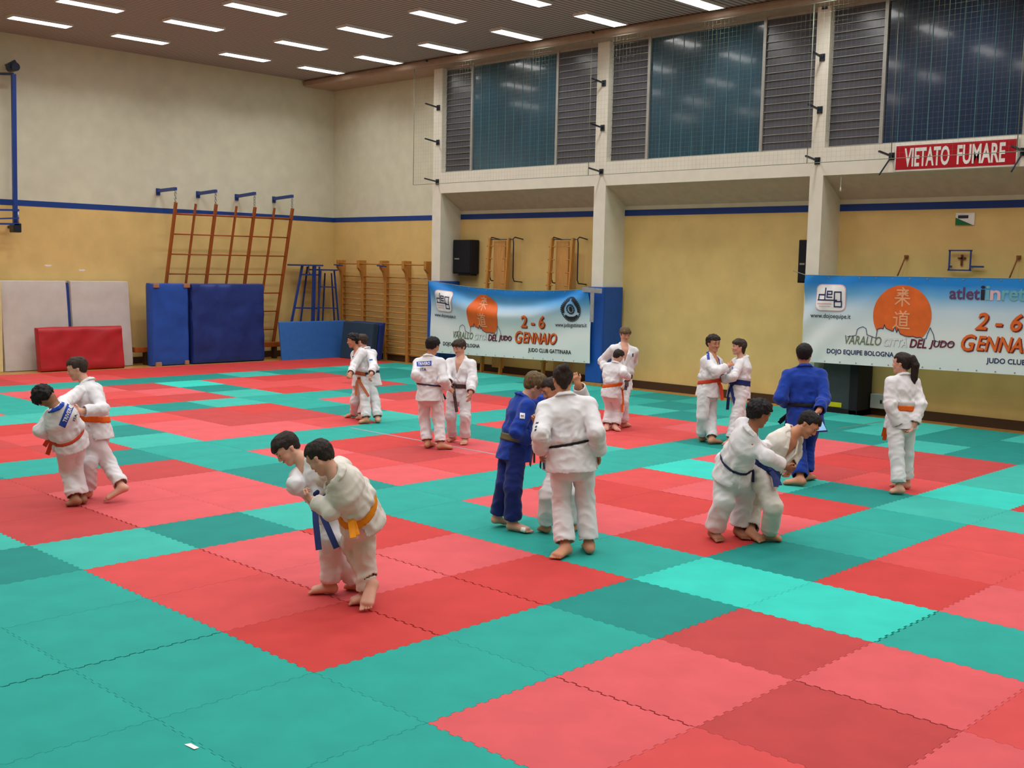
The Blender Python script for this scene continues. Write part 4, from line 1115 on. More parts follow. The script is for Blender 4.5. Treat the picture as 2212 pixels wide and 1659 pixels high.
HAIR = {'dark': hair_mat('dark brown hair', (52, 42, 38)), 'black': hair_mat('black hair', (34, 30, 32)), 'brown': hair_mat('brown hair', (88, 68, 52)), 'fair': hair_mat('dark blond hair', (122, 100, 68)), 'mid': hair_mat('mid brown hair', (70, 56, 48))}
m_eye = mat('eye white', (226, 222, 216), .3); m_iris = mat('dark iris', (42, 28, 22), .25); m_lip = mat('lips', (180, 112, 98), .5); m_brow = mat('eyebrow', (52, 40, 34), .8)

HR = unit([CR[0], CR[1], 0]); HA = unit([CF[0], CF[1], 0]); UZ = np.array([0, 0, 1.0])
def view(v): return HR * v[0] + UZ * v[1] + HA * v[2]          # (image right, up, away from the viewer)
def ray(px, py): return (px - IMW / 2) / FPX * CR - (py - IMH / 2) / FPX * CU + CF
def solve_len(px, py, parent, L, sgn):
    """point on the pixel's ray at distance L from parent; sgn +1 the farther solution, -1 the nearer"""
    d = ray(px, py); q = CAM - parent; a = d @ d; b = 2 * d @ q; c = q @ q - L * L; disc = b * b - 4 * a * c
    t = (-b + sgn * math.sqrt(disc)) / (2 * a) if disc > 0 else -b / (2 * a)
    return CAM + d * t

def ribbon(pts, w, th, side):
    """flat strip along pts; side = width direction"""
    pts = [V3(p) for p in pts]; V = []; F = []
    for i, p in enumerate(pts):
        d = unit(pts[min(i + 1, len(pts) - 1)] - pts[max(i - 1, 0)]); s = unit(V3(side) - d * (V3(side) @ d)); n = np.cross(d, s)
        V += [p + s * w / 2 + n * th / 2, p - s * w / 2 + n * th / 2, p - s * w / 2 - n * th / 2, p + s * w / 2 - n * th / 2]
    for i in range(len(pts) - 1):
        a = 4 * i
        F += [(a + k, a + (k + 1) % 4, a + 4 + (k + 1) % 4, a + 4 + k) for k in range(4)]
    F += [(3, 2, 1, 0), tuple(range(4 * len(pts) - 4, 4 * len(pts)))]
    return V, F

def knee(h, a, l1, l2, fr, q):
    """two-bone bend: of the possible knees the one that meets the picture best, bending forwards"""
    d = a - h; D = np.linalg.norm(d); u = d / D
    if D >= (l1 + l2) * .999: return h + u * D * l1 / (l1 + l2)
    x = (l1 * l1 - l2 * l2 + D * D) / (2 * D); r = math.sqrt(max(0, l1 * l1 - x * x)); c = h + u * x
    e1 = unit(fr - u * (fr @ u)); e2 = np.cross(u, e1); best = None
    for i in range(-33, 34):
        t = i * math.pi / 48; p = c + r * (e1 * math.cos(t) + e2 * math.sin(t)); s = .05 * abs(t)
        if q is not None: w = to_px(p); s += math.hypot(w[0] - q[0], w[1] - q[1]) / 40
        if best is None or s < best[0]: best = (s, p)
    return best[1]

def build_person(sp):
    X0, Y0, S = sp['crop']
    def px(p): return X0 + p[0] * S, Y0 + p[1] * S
    H = sp['H']; res = sp.get('res', .008)
    # ---- skeleton
    A = {}; T = {}
    for k in 'LR':
        a, t = sp['a' + k], sp['t' + k]
        T[k] = at_z(sp.get('tz' + k, .018), *px(t)); za = sp.get('az' + k, .045 * H)
        A[k] = at_z(za, *px(a))
        d = T[k] - A[k]; hd = math.hypot(d[0], d[1])
        lim = .125 * H
        if hd > lim * 1.25 or hd < lim * .5:       # keep the foot a foot long: slide the ankle along its ray
            want = lim
            u = unit([d[0], d[1], 0]) if hd > 1e-3 else view((0, 0, 1))
            if 'f' + k in sp: u = unit(view(sp['f' + k]) * [1, 1, 0])
            T[k] = A[k] + u * want; T[k][2] = sp.get('tz' + k, .018)
    dep = np.mean([(A[k] - CAM) @ CF for k in 'LR']) + sp.get('dt', 0)
    pel = CAM + ray(*px(sp['pel'])) * dep
    nb = solve_len(*px(sp['nb']), pel, .305 * H, sp['lean']) if sp.get('lean') else CAM + ray(*px(sp['nb'])) * dep
    hdc = CAM + ray(*px(sp['hd'])) * ((nb - CAM) @ CF + sp.get('hdt', 0))
    hl = sp.get('neck', .106) * H                      # the head keeps its place; the neck base gives way
    dd = nb - hdc; L = np.linalg.norm(dd)
    if L < hl: nb = hdc + unit(unit(dd) + .6 * unit(pel - nb)) * hl
    up = unit(nb - pel); fr = view(sp['front']); fr = unit(fr - up * (fr @ up)); rt = np.cross(fr, up)
    if 'twist' in sp:                                   # shoulders turned against the hips
        f2 = view(sp['twist']); f2 = unit(f2 - up * (f2 @ up)); rt2 = np.cross(f2, up)
    else: f2, rt2 = fr, rt
    sg = {'L': -1, 'R': 1}
    sw, hw = sp.get('sw', .108) * H, .060 * H
    SH = {k: nb + rt2 * sg[k] * sw - up * .045 * H for k in 'LR'}
    for k in 'LR':
        if 's' + k in sp: q = sp['s' + k]; SH[k] = CAM + ray(*px(q)) * (dep + (q[2] if len(q) > 2 else 0))
    HI = {k: pel + rt * sg[k] * hw for k in 'LR'}
    EL = {}; WR = {}; KN = {}
    for k in 'LR':
        e, w = sp['e' + k], sp['w' + k]
        EL[k] = solve_len(*px(e), SH[k], .178 * H * (e[3] if len(e) > 3 else 1), e[2]); WR[k] = solve_len(*px(w), EL[k], .150 * H * (w[3] if len(w) > 3 else 1), w[2])
        KN[k] = knee(HI[k], A[k], .242 * H, .236 * H, fr, px(sp['k' + k]) if 'k' + k in sp else None)
    hf = unit(view(sp['face'])); hu = unit(view(sp.get('crown', (0, 1, 0)))); hu = unit(hu - hf * (hu @ hf)); hr = np.cross(hf, hu)
    g = sp.get('hs', .157 * H / .225 if H < 1.5 else .144 * H / .225)
    def hp(x, y, z): return hdc + g * (x * hr + y * hf + z * hu)
    # ---- body
    b = []
    b += [cone(pel, pel + up * .12 * H, (.072 * H, .050 * H), (.070 * H, .050 * H), rt), cone(pel + up * .12 * H, nb - up * .05 * H, (.075 * H, .055 * H), (.095 * H, .06 * H), rt2),
          cone(SH['L'] * .7 + nb * .3 - up * .02 * H, SH['R'] * .7 + nb * .3 - up * .02 * H, .036 * H)]
    for k in 'LR':
        b += [cone(nb - up * .0, SH[k] - up * .012 * H, .032 * H, .028 * H), cone(SH[k] - up * .012 * H, EL[k], .029 * H, .026 * H), cone(EL[k], WR[k], .028 * H, .019 * H),
              cone(HI[k], KN[k], .048 * H, .036 * H), cone(KN[k], A[k], .035 * H, .025 * H)]
    b += [cone(nb - up * .02 * H, hp(0, -.012, -.045), .036 * H, .050 * g)]
    # feet
    toes = []
    for k in 'LR':
        d = T[k] - A[k]; fd = unit(d); flat = unit([d[0], d[1], 0]) if abs(fd[2]) < .93 else fd; side = np.cross(flat, UZ); side = unit(side) if np.linalg.norm(side) > .1 else rt
        shin = unit(A[k] - KN[k]); heel = A[k] - fd * .02 * H * .8 + shin * .022 * H
        if heel[2] < .022: heel[2] = .022
        ball = A[k] + d * .72; ball[2] = max(ball[2], .018)
        b += [cone(A[k], heel, .025 * H, .022 * H), cone(A[k] + fd * .01, ball, (.026 * H, .024 * H), (.032 * H, .014 * H), side), cone(heel, ball, (.020 * H, .016 * H), (.030 * H, .014 * H), side)]
        for q in range(5):
            o = (q - 2) * .0125 * H * (1 if k == 'R' else -1) ; ln = (.24 if q == 0 else .26 - .03 * q) * np.linalg.norm(d)
            t0 = ball + side * o; t1 = t0 + fd * ln * .9; t1[2] = max(t1[2] - .006, .009)
            toes.append(cone(t0, t1, (.0075 if q else .011) * H / 1.45))
    # hands
    fingers = []
    for k in 'LR':
        fa = unit(WR[k] - EL[k])
        hd_ = view(sp['h' + k]) if 'h' + k in sp else fa
        hd_ = unit(hd_); pn = view(sp['p' + k]) if 'p' + k in sp else (f2 * -.3 + rt2 * -sg[k])
        pn = pn - hd_ * (pn @ hd_); pn = unit(pn) if np.linalg.norm(pn) > .05 else unit(np.cross(hd_, UZ)); th = np.cross(hd_, pn) * (1 if k == 'R' else -1)
        c = sp.get('c' + k, .35); hs = H / 1.5; pw = WR[k] + hd_ * .045 * hs
        b += [cone(WR[k], pw + hd_ * .025 * hs, (.022 * hs, .015 * hs), (.034 * hs, .012 * hs), th)]
        for q in range(4):
            o = (1.5 - q) * .0195 * hs; base = WR[k] + hd_ * .075 * hs + th * o; ln = (.060, .068, .064, .050)[q] * hs; spread = th * (1.5 - q) * .06
            d1 = unit(hd_ * math.cos(c * .9) + pn * math.sin(c * .9) + spread); d2 = unit(hd_ * math.cos(c * 2.4) + pn * math.sin(c * 2.4) + spread)
            m1 = base + d1 * ln * .55; fingers += [cone(base - hd_ * .01, m1, .0092 * hs, .0085 * hs), cone(m1, m1 + d2 * ln * .55, .0085 * hs, .0072 * hs)]
        tb = WR[k] + hd_ * .025 * hs + th * .022 * hs; tm = tb + unit(th * .75 + hd_ * .7 + pn * .3) * .035 * hs; fingers += [cone(tb, tm, .012 * hs, .010 * hs), cone(tm, tm + unit(hd_ * .85 + th * .25 + pn * .4 * (1 + c)) * .03 * hs, .010 * hs, .008 * hs)]
    # head
    h1 = [cone(hp(0, -.024, .030), hp(0, .014, .032), (.073 * g, .079 * g), None, hr), cone(hp(0, .022, .0), hp(0, .036, -.060), (.062 * g, .060 * g), (.042 * g, .038 * g), hr),
          cone(hp(0, .058, -.086), hp(0, .060, -.088), .021 * g)]
    for e in (-1, 1):
        h1 += [cone(hp(e * .050, .0, -.040), hp(e * .018, .052, -.084), .022 * g, .018 * g), cone(hp(e * .036, .056, -.026), hp(e * .037, .057, -.024), .024 * g)]
    h1 += [cone(hp(-.034, .074, .026), hp(.034, .074, .026), .015 * g)]
    h2 = [cone(hp(0, .084, .012), hp(0, .099, -.024), .008 * g, .0115 * g), cone(hp(-.013, .090, -.029), hp(.013, .090, -.029), .0095 * g), cone(hp(-.017, .080, -.055), hp(.017, .080, -.055), .0095 * g)]
    ears = [cone(hp(e * .076, -.012, .008), hp(e * .073, -.006, -.020), (.0065 * g, .017 * g), (.006 * g, .011 * g), hr) for e in (-1, 1)]
    allp = b + toes + fingers + h1 + h2 + ears
    G = Grid(*bounds(allp), res); D = G.full()
    fuse(G, D, b, .03); fuse(G, D, h1, .022 * g); carve(G, D, [cone(hp(e * .032, .097, .007), hp(e * .030, .097, .007), .0125 * g) for e in (-1, 1)], .014)
    fuse(G, D, h2, .008); fuse(G, D, ears, .006); fuse(G, D, toes, .006); fuse(G, D, fingers, .005)
    sl = (slice(None), slice(None), G.ax[2] < .0035)
    D[:, :, G.ax[2] < .0035] = .05 if False else np.maximum(D[:, :, G.ax[2] < .0035], .002)
    Vb, Fb = nets(G, D)
    root = np_mesh('person', Vb, Fb, SKIN[sp['skin']])
    tag(root, sp['label'], 'person')
    # eyes, brows, lips
    def ball(name, c, r, m, fl=1.0, n=10):
        V = []; F = []
        for i in range(n + 1):
            for j in range(n): th_ = math.pi * i / n; ph = 2 * math.pi * j / n; V.append(c + r * (math.sin(th_) * math.cos(ph) * hr + .60 * math.sin(th_) * math.sin(ph) * hu + fl * math.cos(th_) * hf))
        for i in range(n):
            for j in range(n): F.append((i * n + j, (i + 1) * n + j, (i + 1) * n + (j + 1) % n, i * n + (j + 1) % n))
        return V, F
    if sp.get('facev', True):
        for e in (-1, 1):
            V, F = ball('eye', hp(e * .031, .0755, .007), .0125 * g, m_eye)
            o = mesh_obj('eye', V, F, None, root, True, [m_eye, m_iris], [1 if i < 30 else 0 for i in range(len(F))])
            mb = MB(); mb.tube([hp(e * .016, .092, .026), hp(e * .032, .090, .032), hp(e * .048, .080, .027)], [.0035 * g, .0042 * g, .0025 * g], 6); mb.build('eyebrow', m_brow if sp['hair'] not in ('fair',) else HAIR['fair'], root, smooth=True)
        mb = MB(); mb.tube([hp(-.021, .081, -.055), hp(-.008, .0885, -.0535), hp(.008, .0885, -.0535), hp(.021, .081, -.055)], [.002 * g, .005 * g, .005 * g, .002 * g], 6); mb.build('lips', m_lip, root, smooth=True)
    # ---- hair
    st = sp.get('style', 'short'); hb = sp.get('bulk', 0.0)
    hc = [cone(hp(0, -.030, .038), hp(0, .014 + .006 * (st == 'fringe'), .044), ((.080 + hb) * g, (.083 + hb) * g), None, hr), cone(hp(0, -.045, .02), hp(0, -.050, -.02), ((.070 + hb) * g, (.046 + hb) * g), ((.058 + hb) * g, (.040 + hb) * g), hr)]
    ex = []
    if st == 'fringe': hc += [cone(hp(-.045, .058, .062), hp(.045, .062, .060), .030 * g), cone(hp(-.062, .040, .038), hp(-.066, .03, .0), .022 * g, .014 * g), cone(hp(.062, .040, .038), hp(.066, .03, .0), .022 * g, .014 * g)]
    if st == 'swept': hc += [cone(hp(-.02, .070, .070), hp(.04, .088, .040), .026 * g, .014 * g), cone(hp(-.04, .05, .07), hp(-.02, .092, .036), .026 * g, .012 * g)]
    if st == 'bun': ex += [cone(hp(0, -.085, .085), hp(0, -.080, .090), .040 * g), cone(hp(0, -.06, .0), hp(0, -.055, -.05), .05 * g, .035 * g)]
    if st == 'tail': ex += [cone(hp(0, -.085, .060), hp(0, -.105, .062), .022 * g, .030 * g), cone(hp(0, -.110, .075), hp(.01, -.140, .0), .034 * g, .042 * g), cone(hp(.01, -.140, .0), hp(.015, -.140, -.14), .042 * g, .034 * g), cone(hp(.015, -.140, -.14), hp(.02, -.125, -.27), .032 * g, .008 * g)]
    if st == 'long': hc += [cone(hp(e * .055, -.04, .02), hp(e * .045, -.055, -.075), .036 * g, .020 * g) for e in (-1, 1)] + [cone(hp(-.045, .058, .062), hp(.045, .062, .060), .028 * g)]
    Gh = Grid(*bounds(hc + ex, .01), min(res, .007)); Dh = Gh.full(); fuse(Gh, Dh, hc, .02)
    X, Y, Z = Gh.xyz((slice(None),) * 3); X = (X - hdc[0]) / g; Y = (Y - hdc[1]) / g; Z = (Z - hdc[2]) / g
    lx = X * hr[0] + Y * hr[1] + Z * hr[2]; ly = X * hf[0] + Y * hf[1] + Z * hf[2]; lz = X * hu[0] + Y * hu[1] + Z * hu[2]
    zh = {'fringe': .036, 'swept': .046, 'long': .034}.get(st, .060); zn = {'long': -.10, 'fringe': -.060}.get(st, -.052)
    Dh = np.maximum(Dh, -np.maximum(.034 - ly, lz - zh - .007 * np.sin(lx * 120 + sp.get('seed', 1)) - .006 * np.sin(lx * 47 + 2 * sp.get('seed', 1))) * g); Dh = np.maximum(Dh, -np.maximum(-.010 - ly - .3 * (lz < -10), lz - (.012 if st not in ('fringe', 'long') else -.012)) * g); Dh = np.maximum(Dh, (zn - lz + .005 * np.sin(lx * 150)) * g)
    Dh = Dh.astype(np.float32)
    if ex: fuse(Gh, Dh, ex, .012)
    Vh, Fh = nets(Gh, Dh); N, _ = normals(Vh, Fh)
    if st == 'curly': Vh = Vh + N * (.008 * vnoise(Vh * 55, 2) + .012 * vnoise(Vh * 26, 5))[:, None]
    else:
        q = (Vh - hdc) @ np.stack([hr, hf, hu], 1); Vh = Vh + N * (.0045 * vnoise(np.stack([q[:, 0] * 70, q[:, 1] * 22, q[:, 2] * 22], 1), 3) + .003 * vnoise(Vh * 40, 7))[:, None]
    hair = np_mesh('hair', Vh, Fh, HAIR[sp['hair']], root)
    if st == 'tail': MB().tube([hp(.0 + .024 * math.cos(a), -.098, .062 + .026 * math.sin(a)) for a in [i * math.pi / 6 for i in range(13)]], .006, 6, cap=False).build('hair_tie', GI['navy'], hair, smooth=True)
    # ---- trousers
    gm = GI[sp['gi']]; gm2 = GI[sp.get('gi2', sp['gi'])]
    tr = [cone(pel - up * .03 * H, pel + up * .10 * H, (.100 * H, .082 * H), (.092 * H, .074 * H), rt)]
    caps = []; legs = {}
    lw = sp.get('lw', .93)
    for k in 'LR':
        hem = A[k] + (KN[k] - A[k]) * sp.get('hem', .12); n = unit(A[k] - KN[k])
        legs[k] = [cone(HI[k] + fr * .0, KN[k], (.066 * H * lw, .072 * H * lw), (.053 * H * lw, .057 * H * lw), rt), cone(KN[k], A[k], .054 * H * lw, .056 * H * lw)]
        caps.append((hem, n))
    G2 = Grid(*bounds(tr + legs['L'] + legs['R']), .010); D2 = G2.full(); fuse(G2, D2, tr, .03)
    for k, (c, n) in zip('LR', caps):
        Dl = G2.full(); fuse(G2, Dl, legs[k], .03); cut(G2, Dl, c, n, .14 * H); D2 = smin(D2, Dl, .022)
    D2 = np.asarray(D2, np.float32); 
    Vt, Ft = nets(G2, D2); N, _ = normals(Vt, Ft)
    # folds: sag rings above the hem and slack creases at knee and groin
    sd = sp.get('seed', 1.0)
    nz = 1 - 3.0 * np.abs(vnoise(Vt * np.array([4.5, 4.5, 13.0]) + .4 * Vt[:, [1, 2, 0]], sd)); nz2 = vnoise(Vt * np.array([6.0, 6.0, 2.2]), sd + 9); nz3 = 1 - 3.0 * np.abs(vnoise((Vt + .55 * Vt[:, [2, 2, 0]]) * np.array([11, 11, 7]), sd + 4))
    wgt = np.ones(len(Vt))
    for k in 'LR':
        d = np.linalg.norm(Vt - (A[k] * .8 + KN[k] * .2), axis=1); wgt = np.maximum(wgt, 1.8 * np.exp(-(d / (.12 * H)) ** 2))
        d = np.linalg.norm(Vt - KN[k], axis=1); wgt = np.maximum(wgt, 1.5 * np.exp(-(d / (.10 * H)) ** 2))
    cd = np.min([np.abs((Vt - V3(c)) @ n) + 10 * (np.linalg.norm(Vt - V3(c), axis=1) > .16) for c, n in caps], axis=0); fade = np.clip(cd / .03, .15, 1)
    Vt = Vt + N * ((.0028 * nz + .009 * nz2 + .0055 * nz3) * wgt * fade)[:, None]
    Vt, Ft = open_caps(Vt, Ft, [(c, n, .085 * H, .012) for c, n in caps])
    o = np_mesh('judo_trousers', Vt, Ft, gm2, root); so = o.modifiers.new('thickness', 'SOLIDIFY'); so.thickness = .006; so.offset = -1
    # ---- jacket
    bh = sp.get('bh', .020 * H / 1.4); bn = unit(up + view(sp.get('btilt', (0, 0, 0))))
    wst = pel + up * sp.get('wst', .075) * H; bl = sp.get('skirt', .125) * H; bw = sp.get('bw', .95)
    hemc = wst - up * bl + fr * sp.get('skf', 0.0)
    chest = nb - up * .085 * H
    jt = [cone(wst, wst + up * .05 * H, (.102 * H * bw, .080 * H * bw), (.112 * H * bw, .088 * H * bw), rt), cone(wst + up * .05 * H, chest, (.114 * H * bw, .090 * H * bw), (.122 * H * bw, .088 * H * bw), rt2),
          cone(chest, nb - up * .045 * H, (.122 * H * bw, .084 * H), (.085 * H, .062 * H), rt2)]
    jt += [cone(nb - up * .05 * H - f2 * .008 * H, nb + up * .012 * H - f2 * .010 * H, (.072 * H, .060 * H), (.048 * H, .044 * H), rt2)]
    jt += [cone(SH[k] * .92 + nb * .08, nb - up * .012 * H + rt2 * sg[k] * .03 * H, .050 * H, .040 * H) for k in 'LR']
    ref = UZ if up[2] < .75 else up
    hdir = unit(up * .55 + UZ * .45) if up[2] > .2 else up
    hemc = wst - hdir * bl
    sk = [cone(wst + up * .01 * H, hemc - hdir * .03, (.108 * H * bw, .094 * H * bw), (.136 * H * bw, .128 * H * bw), rt)]
    slv = {}; cc = []
    for k in 'LR':
        f_ = sp.get('q' + k, .86); cuff = EL[k] + (WR[k] - EL[k]) * f_; n = unit(WR[k] - EL[k])
        slv[k] = [cone(SH[k], EL[k], .048 * H, .040 * H), cone(EL[k], WR[k], .040 * H, .042 * H)]
        cc.append((cuff, n, k))
    G3 = Grid(*bounds(jt + sk + slv['L'] + slv['R'], .01), .010); Dt = G3.full(); fuse(G3, Dt, sk, .02); cut(G3, Dt, hemc, -hdir, .30 * H); 
    X, Y, Z = G3.xyz((slice(None),) * 3); Q = [X - wst[0], Y - wst[1], Z - wst[2]]          # vents at the two sides
    lu = Q[0] * hdir[0] + Q[1] * hdir[1] + Q[2] * hdir[2]; lf = Q[0] * fr[0] + Q[1] * fr[1] + Q[2] * fr[2]; lr = Q[0] * rt[0] + Q[1] * rt[1] + Q[2] * rt[2]
    Dt = np.maximum(Dt, -np.maximum(np.abs(lf + .012) - np.clip((-lu - .035) * .22, -.01, .05), .06 * H - np.abs(lr))).astype(np.float32)
    fuse(G3, Dt, jt, .03)
    Dtorso = Dt.copy()
    # open front: a wedge from collar bones down to the belt, only as deep as the cloth
    vd = sp.get('vneck', .5)
    if vd > 0:
        X, Y, Z = G3.xyz((slice(None),) * 3); Q = [X - nb[0], Y - nb[1], Z - nb[2]]
        lu = Q[0] * up[0] + Q[1] * up[1] + Q[2] * up[2]; lf = Q[0] * f2[0] + Q[1] * f2[1] + Q[2] * f2[2]; lr = Q[0] * rt2[0] + Q[1] * rt2[1] + Q[2] * rt2[2]
        hv = -.22 * H * vd - .01; wid = .052 * H * np.clip((lu - hv) / (-hv + .02), 0, 1.3) * sp.get('vw', 1.0)
        dv = np.maximum(np.abs(lr - sp.get('voff', 0) * H) - wid, np.maximum(.02 * H - lf, hv - lu)); Dt = np.maximum(Dt, -dv)
    # neck hole
    nh = cone(nb + up * .02 * H + f2 * .01 * H, nb + up * .12 * H + f2 * .03 * H, .040 * H, .06 * H); Dt = Dt.astype(np.float32); carve(G3, Dt, [nh], .01)
    for c, n, k in cc:
        Ds = G3.full(); fuse(G3, Ds, slv[k], .03); cut(G3, Ds, c, n, .12 * H); Dt = smin(Dt, Ds, .024)
    Vj, Fj = nets(G3, np.asarray(Dt, np.float32)); N, _ = normals(Vj, Fj)
    lu = (Vj - wst) @ up; wgt = .7 + .9 * np.exp(-((lu - .03) / (.09 * H)) ** 2)
    nz = 1 - 3.0 * np.abs(vnoise((Vj + .5 * Vj[:, [2, 0, 1]]) * np.array([10, 10, 6.0]), sd + 2)); nz2 = vnoise(Vj * np.array([5.0, 5.0, 3.0]), sd + 5); nz3 = 1 - 3.0 * np.abs(vnoise((Vj - .6 * Vj[:, [2, 2, 0]]) * 13, sd + 8))
    ang = np.arctan2((Vj - wst) @ fr, (Vj - wst) @ rt); vert = np.sin(ang * 9 + 3 * vnoise(np.stack([ang * 2, lu * 3, lu * 0 + sd], 1), 1))
    blouse = .010 * np.exp(-((lu - .03 - bh) / .03) ** 2) + .007 * vert * np.exp(-((lu - .03) / .08) ** 2)
    for c, n, k in cc:
        ax_ = unit(WR[k] - EL[k]); d = np.linalg.norm(Vj - EL[k], axis=1); wgt = np.maximum(wgt, 1.6 * np.exp(-(d / (.09 * H)) ** 2))
    cd = np.min([np.abs((Vj - V3(c)) @ n) + 10 * (np.linalg.norm(Vj - V3(c), axis=1) > .13) for c, n, k in cc] + [np.abs((Vj - hemc) @ hdir) + 10 * (np.linalg.norm(Vj - hemc, axis=1) > .25)], axis=0); fade = np.clip(cd / .03, .1, 1)
    Vj = Vj + N * (((.0055 * nz + .0075 * nz2 + .0035 * nz3) * wgt + blouse * (np.abs((Vj - wst) @ rt) < .14 * H)) * fade * (1 - .92 * np.exp(-(((Vj - wst) @ bn) / (bh * 1.25)) ** 2) * (np.linalg.norm(Vj - wst, axis=1) < .19 * H)))[:, None]
    Vj, Fj = open_caps(Vj, Fj, [(c, n, .13, .012) for c, n, k in cc] + [(hemc, -hdir, .30, .012)])
    jk = np_mesh('judo_jacket', Vj, Fj, gm, root); so = jk.modifiers.new('thickness', 'SOLIDIFY'); so.thickness = .008; so.offset = -1
    # collar band: back of the neck, over the collar bones, crossing at the belt
    def tp(x, y, z): return nb + rt2 * x * H + f2 * y * H + up * z * H
    hv_ = -.22 * vd if vd > 0 else -.10
    rail = [tp(0, -.052, .022)]
    pts = {}
    wb_ = (wst - nb) @ up / H
    for e in (-1, 1):
        pts[e] = [tp(0, -.050, .036), tp(e * .034, -.036, .034), tp(e * .050, -.004, .020), tp(e * .054, .042, -.022), tp(e * .034 * min(1.5, sp.get('vw', 1.0)) + sp.get('voff', 0), .080, -.085)]
        if vd > 0: pts[e] += [tp(sp.get('voff', 0) + e * .010, .088, hv_), tp(-e * .026, .090, hv_ * .5 + wb_ * .5), tp(-e * .040, .076, wb_ + .012)]
    cb = []
    for e in (-1, 1):
        for a, c_ in zip(pts[e], pts[e][1:]): cb.append(cone(a, c_, (.017 * H, .007 * H), None, np.cross(unit(c_ - a), unit((a + c_) / 2 - (nb - up * .08 * H)))))
    G4 = Grid(*bounds(cb, .005), .007); D4 = G4.full(); fuse(G4, D4, cb, .008)
    Vc, Fc = nets(G4, D4); np_mesh('collar', Vc, Fc, GI[sp.get('collar', sp['gi'])], jk)
    # ---- belt hugging the jacket
    sl = G3.sl(wst - .3, wst + .3); Xs, Ys, Zs = G3.xyz(sl); hb_ = (Xs - wst[0]) * bn[0] + (Ys - wst[1]) * bn[1] + (Zs - wst[2]) * bn[2]
    DB = np.full(Dt.shape, .2, np.float32); DB[sl] = np.maximum(Dtorso[sl] - .013, np.abs(hb_) - bh)
    Vw, Fw = nets(G3, DB); bm_ = BELT[sp['belt']]; belt = np_mesh('belt', Vw, Fw, bm_, root)
    kn = wst + fr * (.088 * H * bw + .018) + rt * sp.get('knot', 0) * H
    if 'knotp' in sp: q = sp['knotp']; kn = CAM + ray(*px(q)) * (((wst - CAM) @ CF) + q[2])
    mb = MB(); mb.tube([kn - rt * .035 + up * .008, kn + fr * .012, kn + rt * .035 - up * .008], [.014, .022, .014], 8); mb.build('knot', bm_, belt, smooth=True)
    tails = sp.get('tails', ((-.06, -.22), (.05, -.20)))
    for q, tl in enumerate(tails):
        if len(tl) == 3:                                  # end given in the photograph: px, py, depth offset
            e_ = CAM + ray(*px(tl)) * (((kn - CAM) @ CF) + tl[2])
        else: e_ = kn + rt * tl[0] * H / 1.0 + UZ * tl[1] + fr * .03
        m_ = (kn + e_) / 2 + fr * .02 + UZ * .01
        V, F = ribbon([kn, kn * .5 + m_ * .5 + fr * .012, m_, m_ * .5 + e_ * .5, e_], .042 * H / 1.4, .005, HR if len(tl) == 3 else rt)
        mesh_obj('belt_end', V, F, BELT[sp.get('belt2', sp['belt'])], belt)
    if sp.get('foot_tape'):
        onto(BVHTree.FromPolygons(Vb.tolist(), [tuple(f) for f in Fb.tolist()]), px, dict(q=sp['foot_tape'], m=m_paper, name='foot_tape', n=6), root)
    # ---- cloth badges: strips of coloured fabric pressed onto the jacket
    if sp.get('badges'):
        tree = BVHTree.FromPolygons(Vj.tolist(), [tuple(f) for f in Fj.tolist()])
        for bd in sp['badges']:
            onto(tree, px, bd, jk)
    return root, dict(pel=pel, nb=nb, SH=SH, EL=EL, WR=WR, A=A, T=T, KN=KN, HI=HI, hd=hdc, up=up, fr=fr, rt=rt, wst=wst, G=G3)

def onto(tree, px, bd, parent):
    """lay a flat patch (given by its four corners in the picture) on the cloth below it, with optional words"""
    c = [np.array(px(p)) for p in bd['q']]; n = bd.get('n', 8); m = bd['m']; off = bd.get('off', .004)
    def hit(a, b, o):
        p = (c[0] * (1 - a) + c[1] * a) * (1 - b) + (c[3] * (1 - a) + c[2] * a) * b
        if bd.get('arc'): p = p + (c[0] - c[3]) * bd['arc'] * (1 - (2 * a - 1) ** 2)
        d = ray(*p); d = d / np.linalg.norm(d); h = tree.ray_cast(Vector(CAM), Vector(d))
        return None if h[0] is None else V3(h[0] - Vector(d) * o)
    def lay(name, vs, fs, mm, o):
        P = [hit(a, b, o) for a, b in vs]
        good = [f for f in fs if all(P[i] is not None for i in f)]
        if not good: return
        ds = [np.linalg.norm(P[i] - CAM) for f in good for i in f]; md = np.median(ds)
        good = [f for f in good if all(abs(np.linalg.norm(P[i] - CAM) - md) < .12 for i in f)]
        used = sorted({i for f in good for i in f}); mp = {i: k for k, i in enumerate(used)}
        fl = []
        for f in good:
            a, b, cc = P[f[0]], P[f[1]], P[f[2]]
            nn = np.cross(b - a, cc - a); fl.append(tuple(mp[i] for i in (f if nn @ (CAM - a) > 0 else f[::-1])))
        if fl: mesh_obj(name, [P[i] for i in used], fl, mm, parent)
    vs = [(i / n, j / n) for j in range(n + 1) for i in range(n + 1)]; fs = [(j * (n + 1) + i, j * (n + 1) + i + 1, (j + 1) * (n + 1) + i + 1, (j + 1) * (n + 1) + i) for j in range(n) for i in range(n)]
    if m is not None: lay(bd.get('name', 'badge'), vs, fs, m, off)
    if bd.get('text'):
        tv, tf = text_mesh(bd['text'], 1.0, 0, .02); x0 = min(v[0] for v in tv); x1 = max(v[0] for v in tv); y0 = min(v[1] for v in tv); y1 = max(v[1] for v in tv)
        pad = bd.get('pad', .1); tv = [(pad + (v[0] - x0) / (x1 - x0) * (1 - 2 * pad), 1 - (pad * 1.6 + (v[1] - y0) / (y1 - y0) * (1 - 3.2 * pad))) for v in tv]
        tv, tf = subdiv2d(tv, tf, .25); lay('badge_lettering', tv, tf, bd['tm'], off + .004)
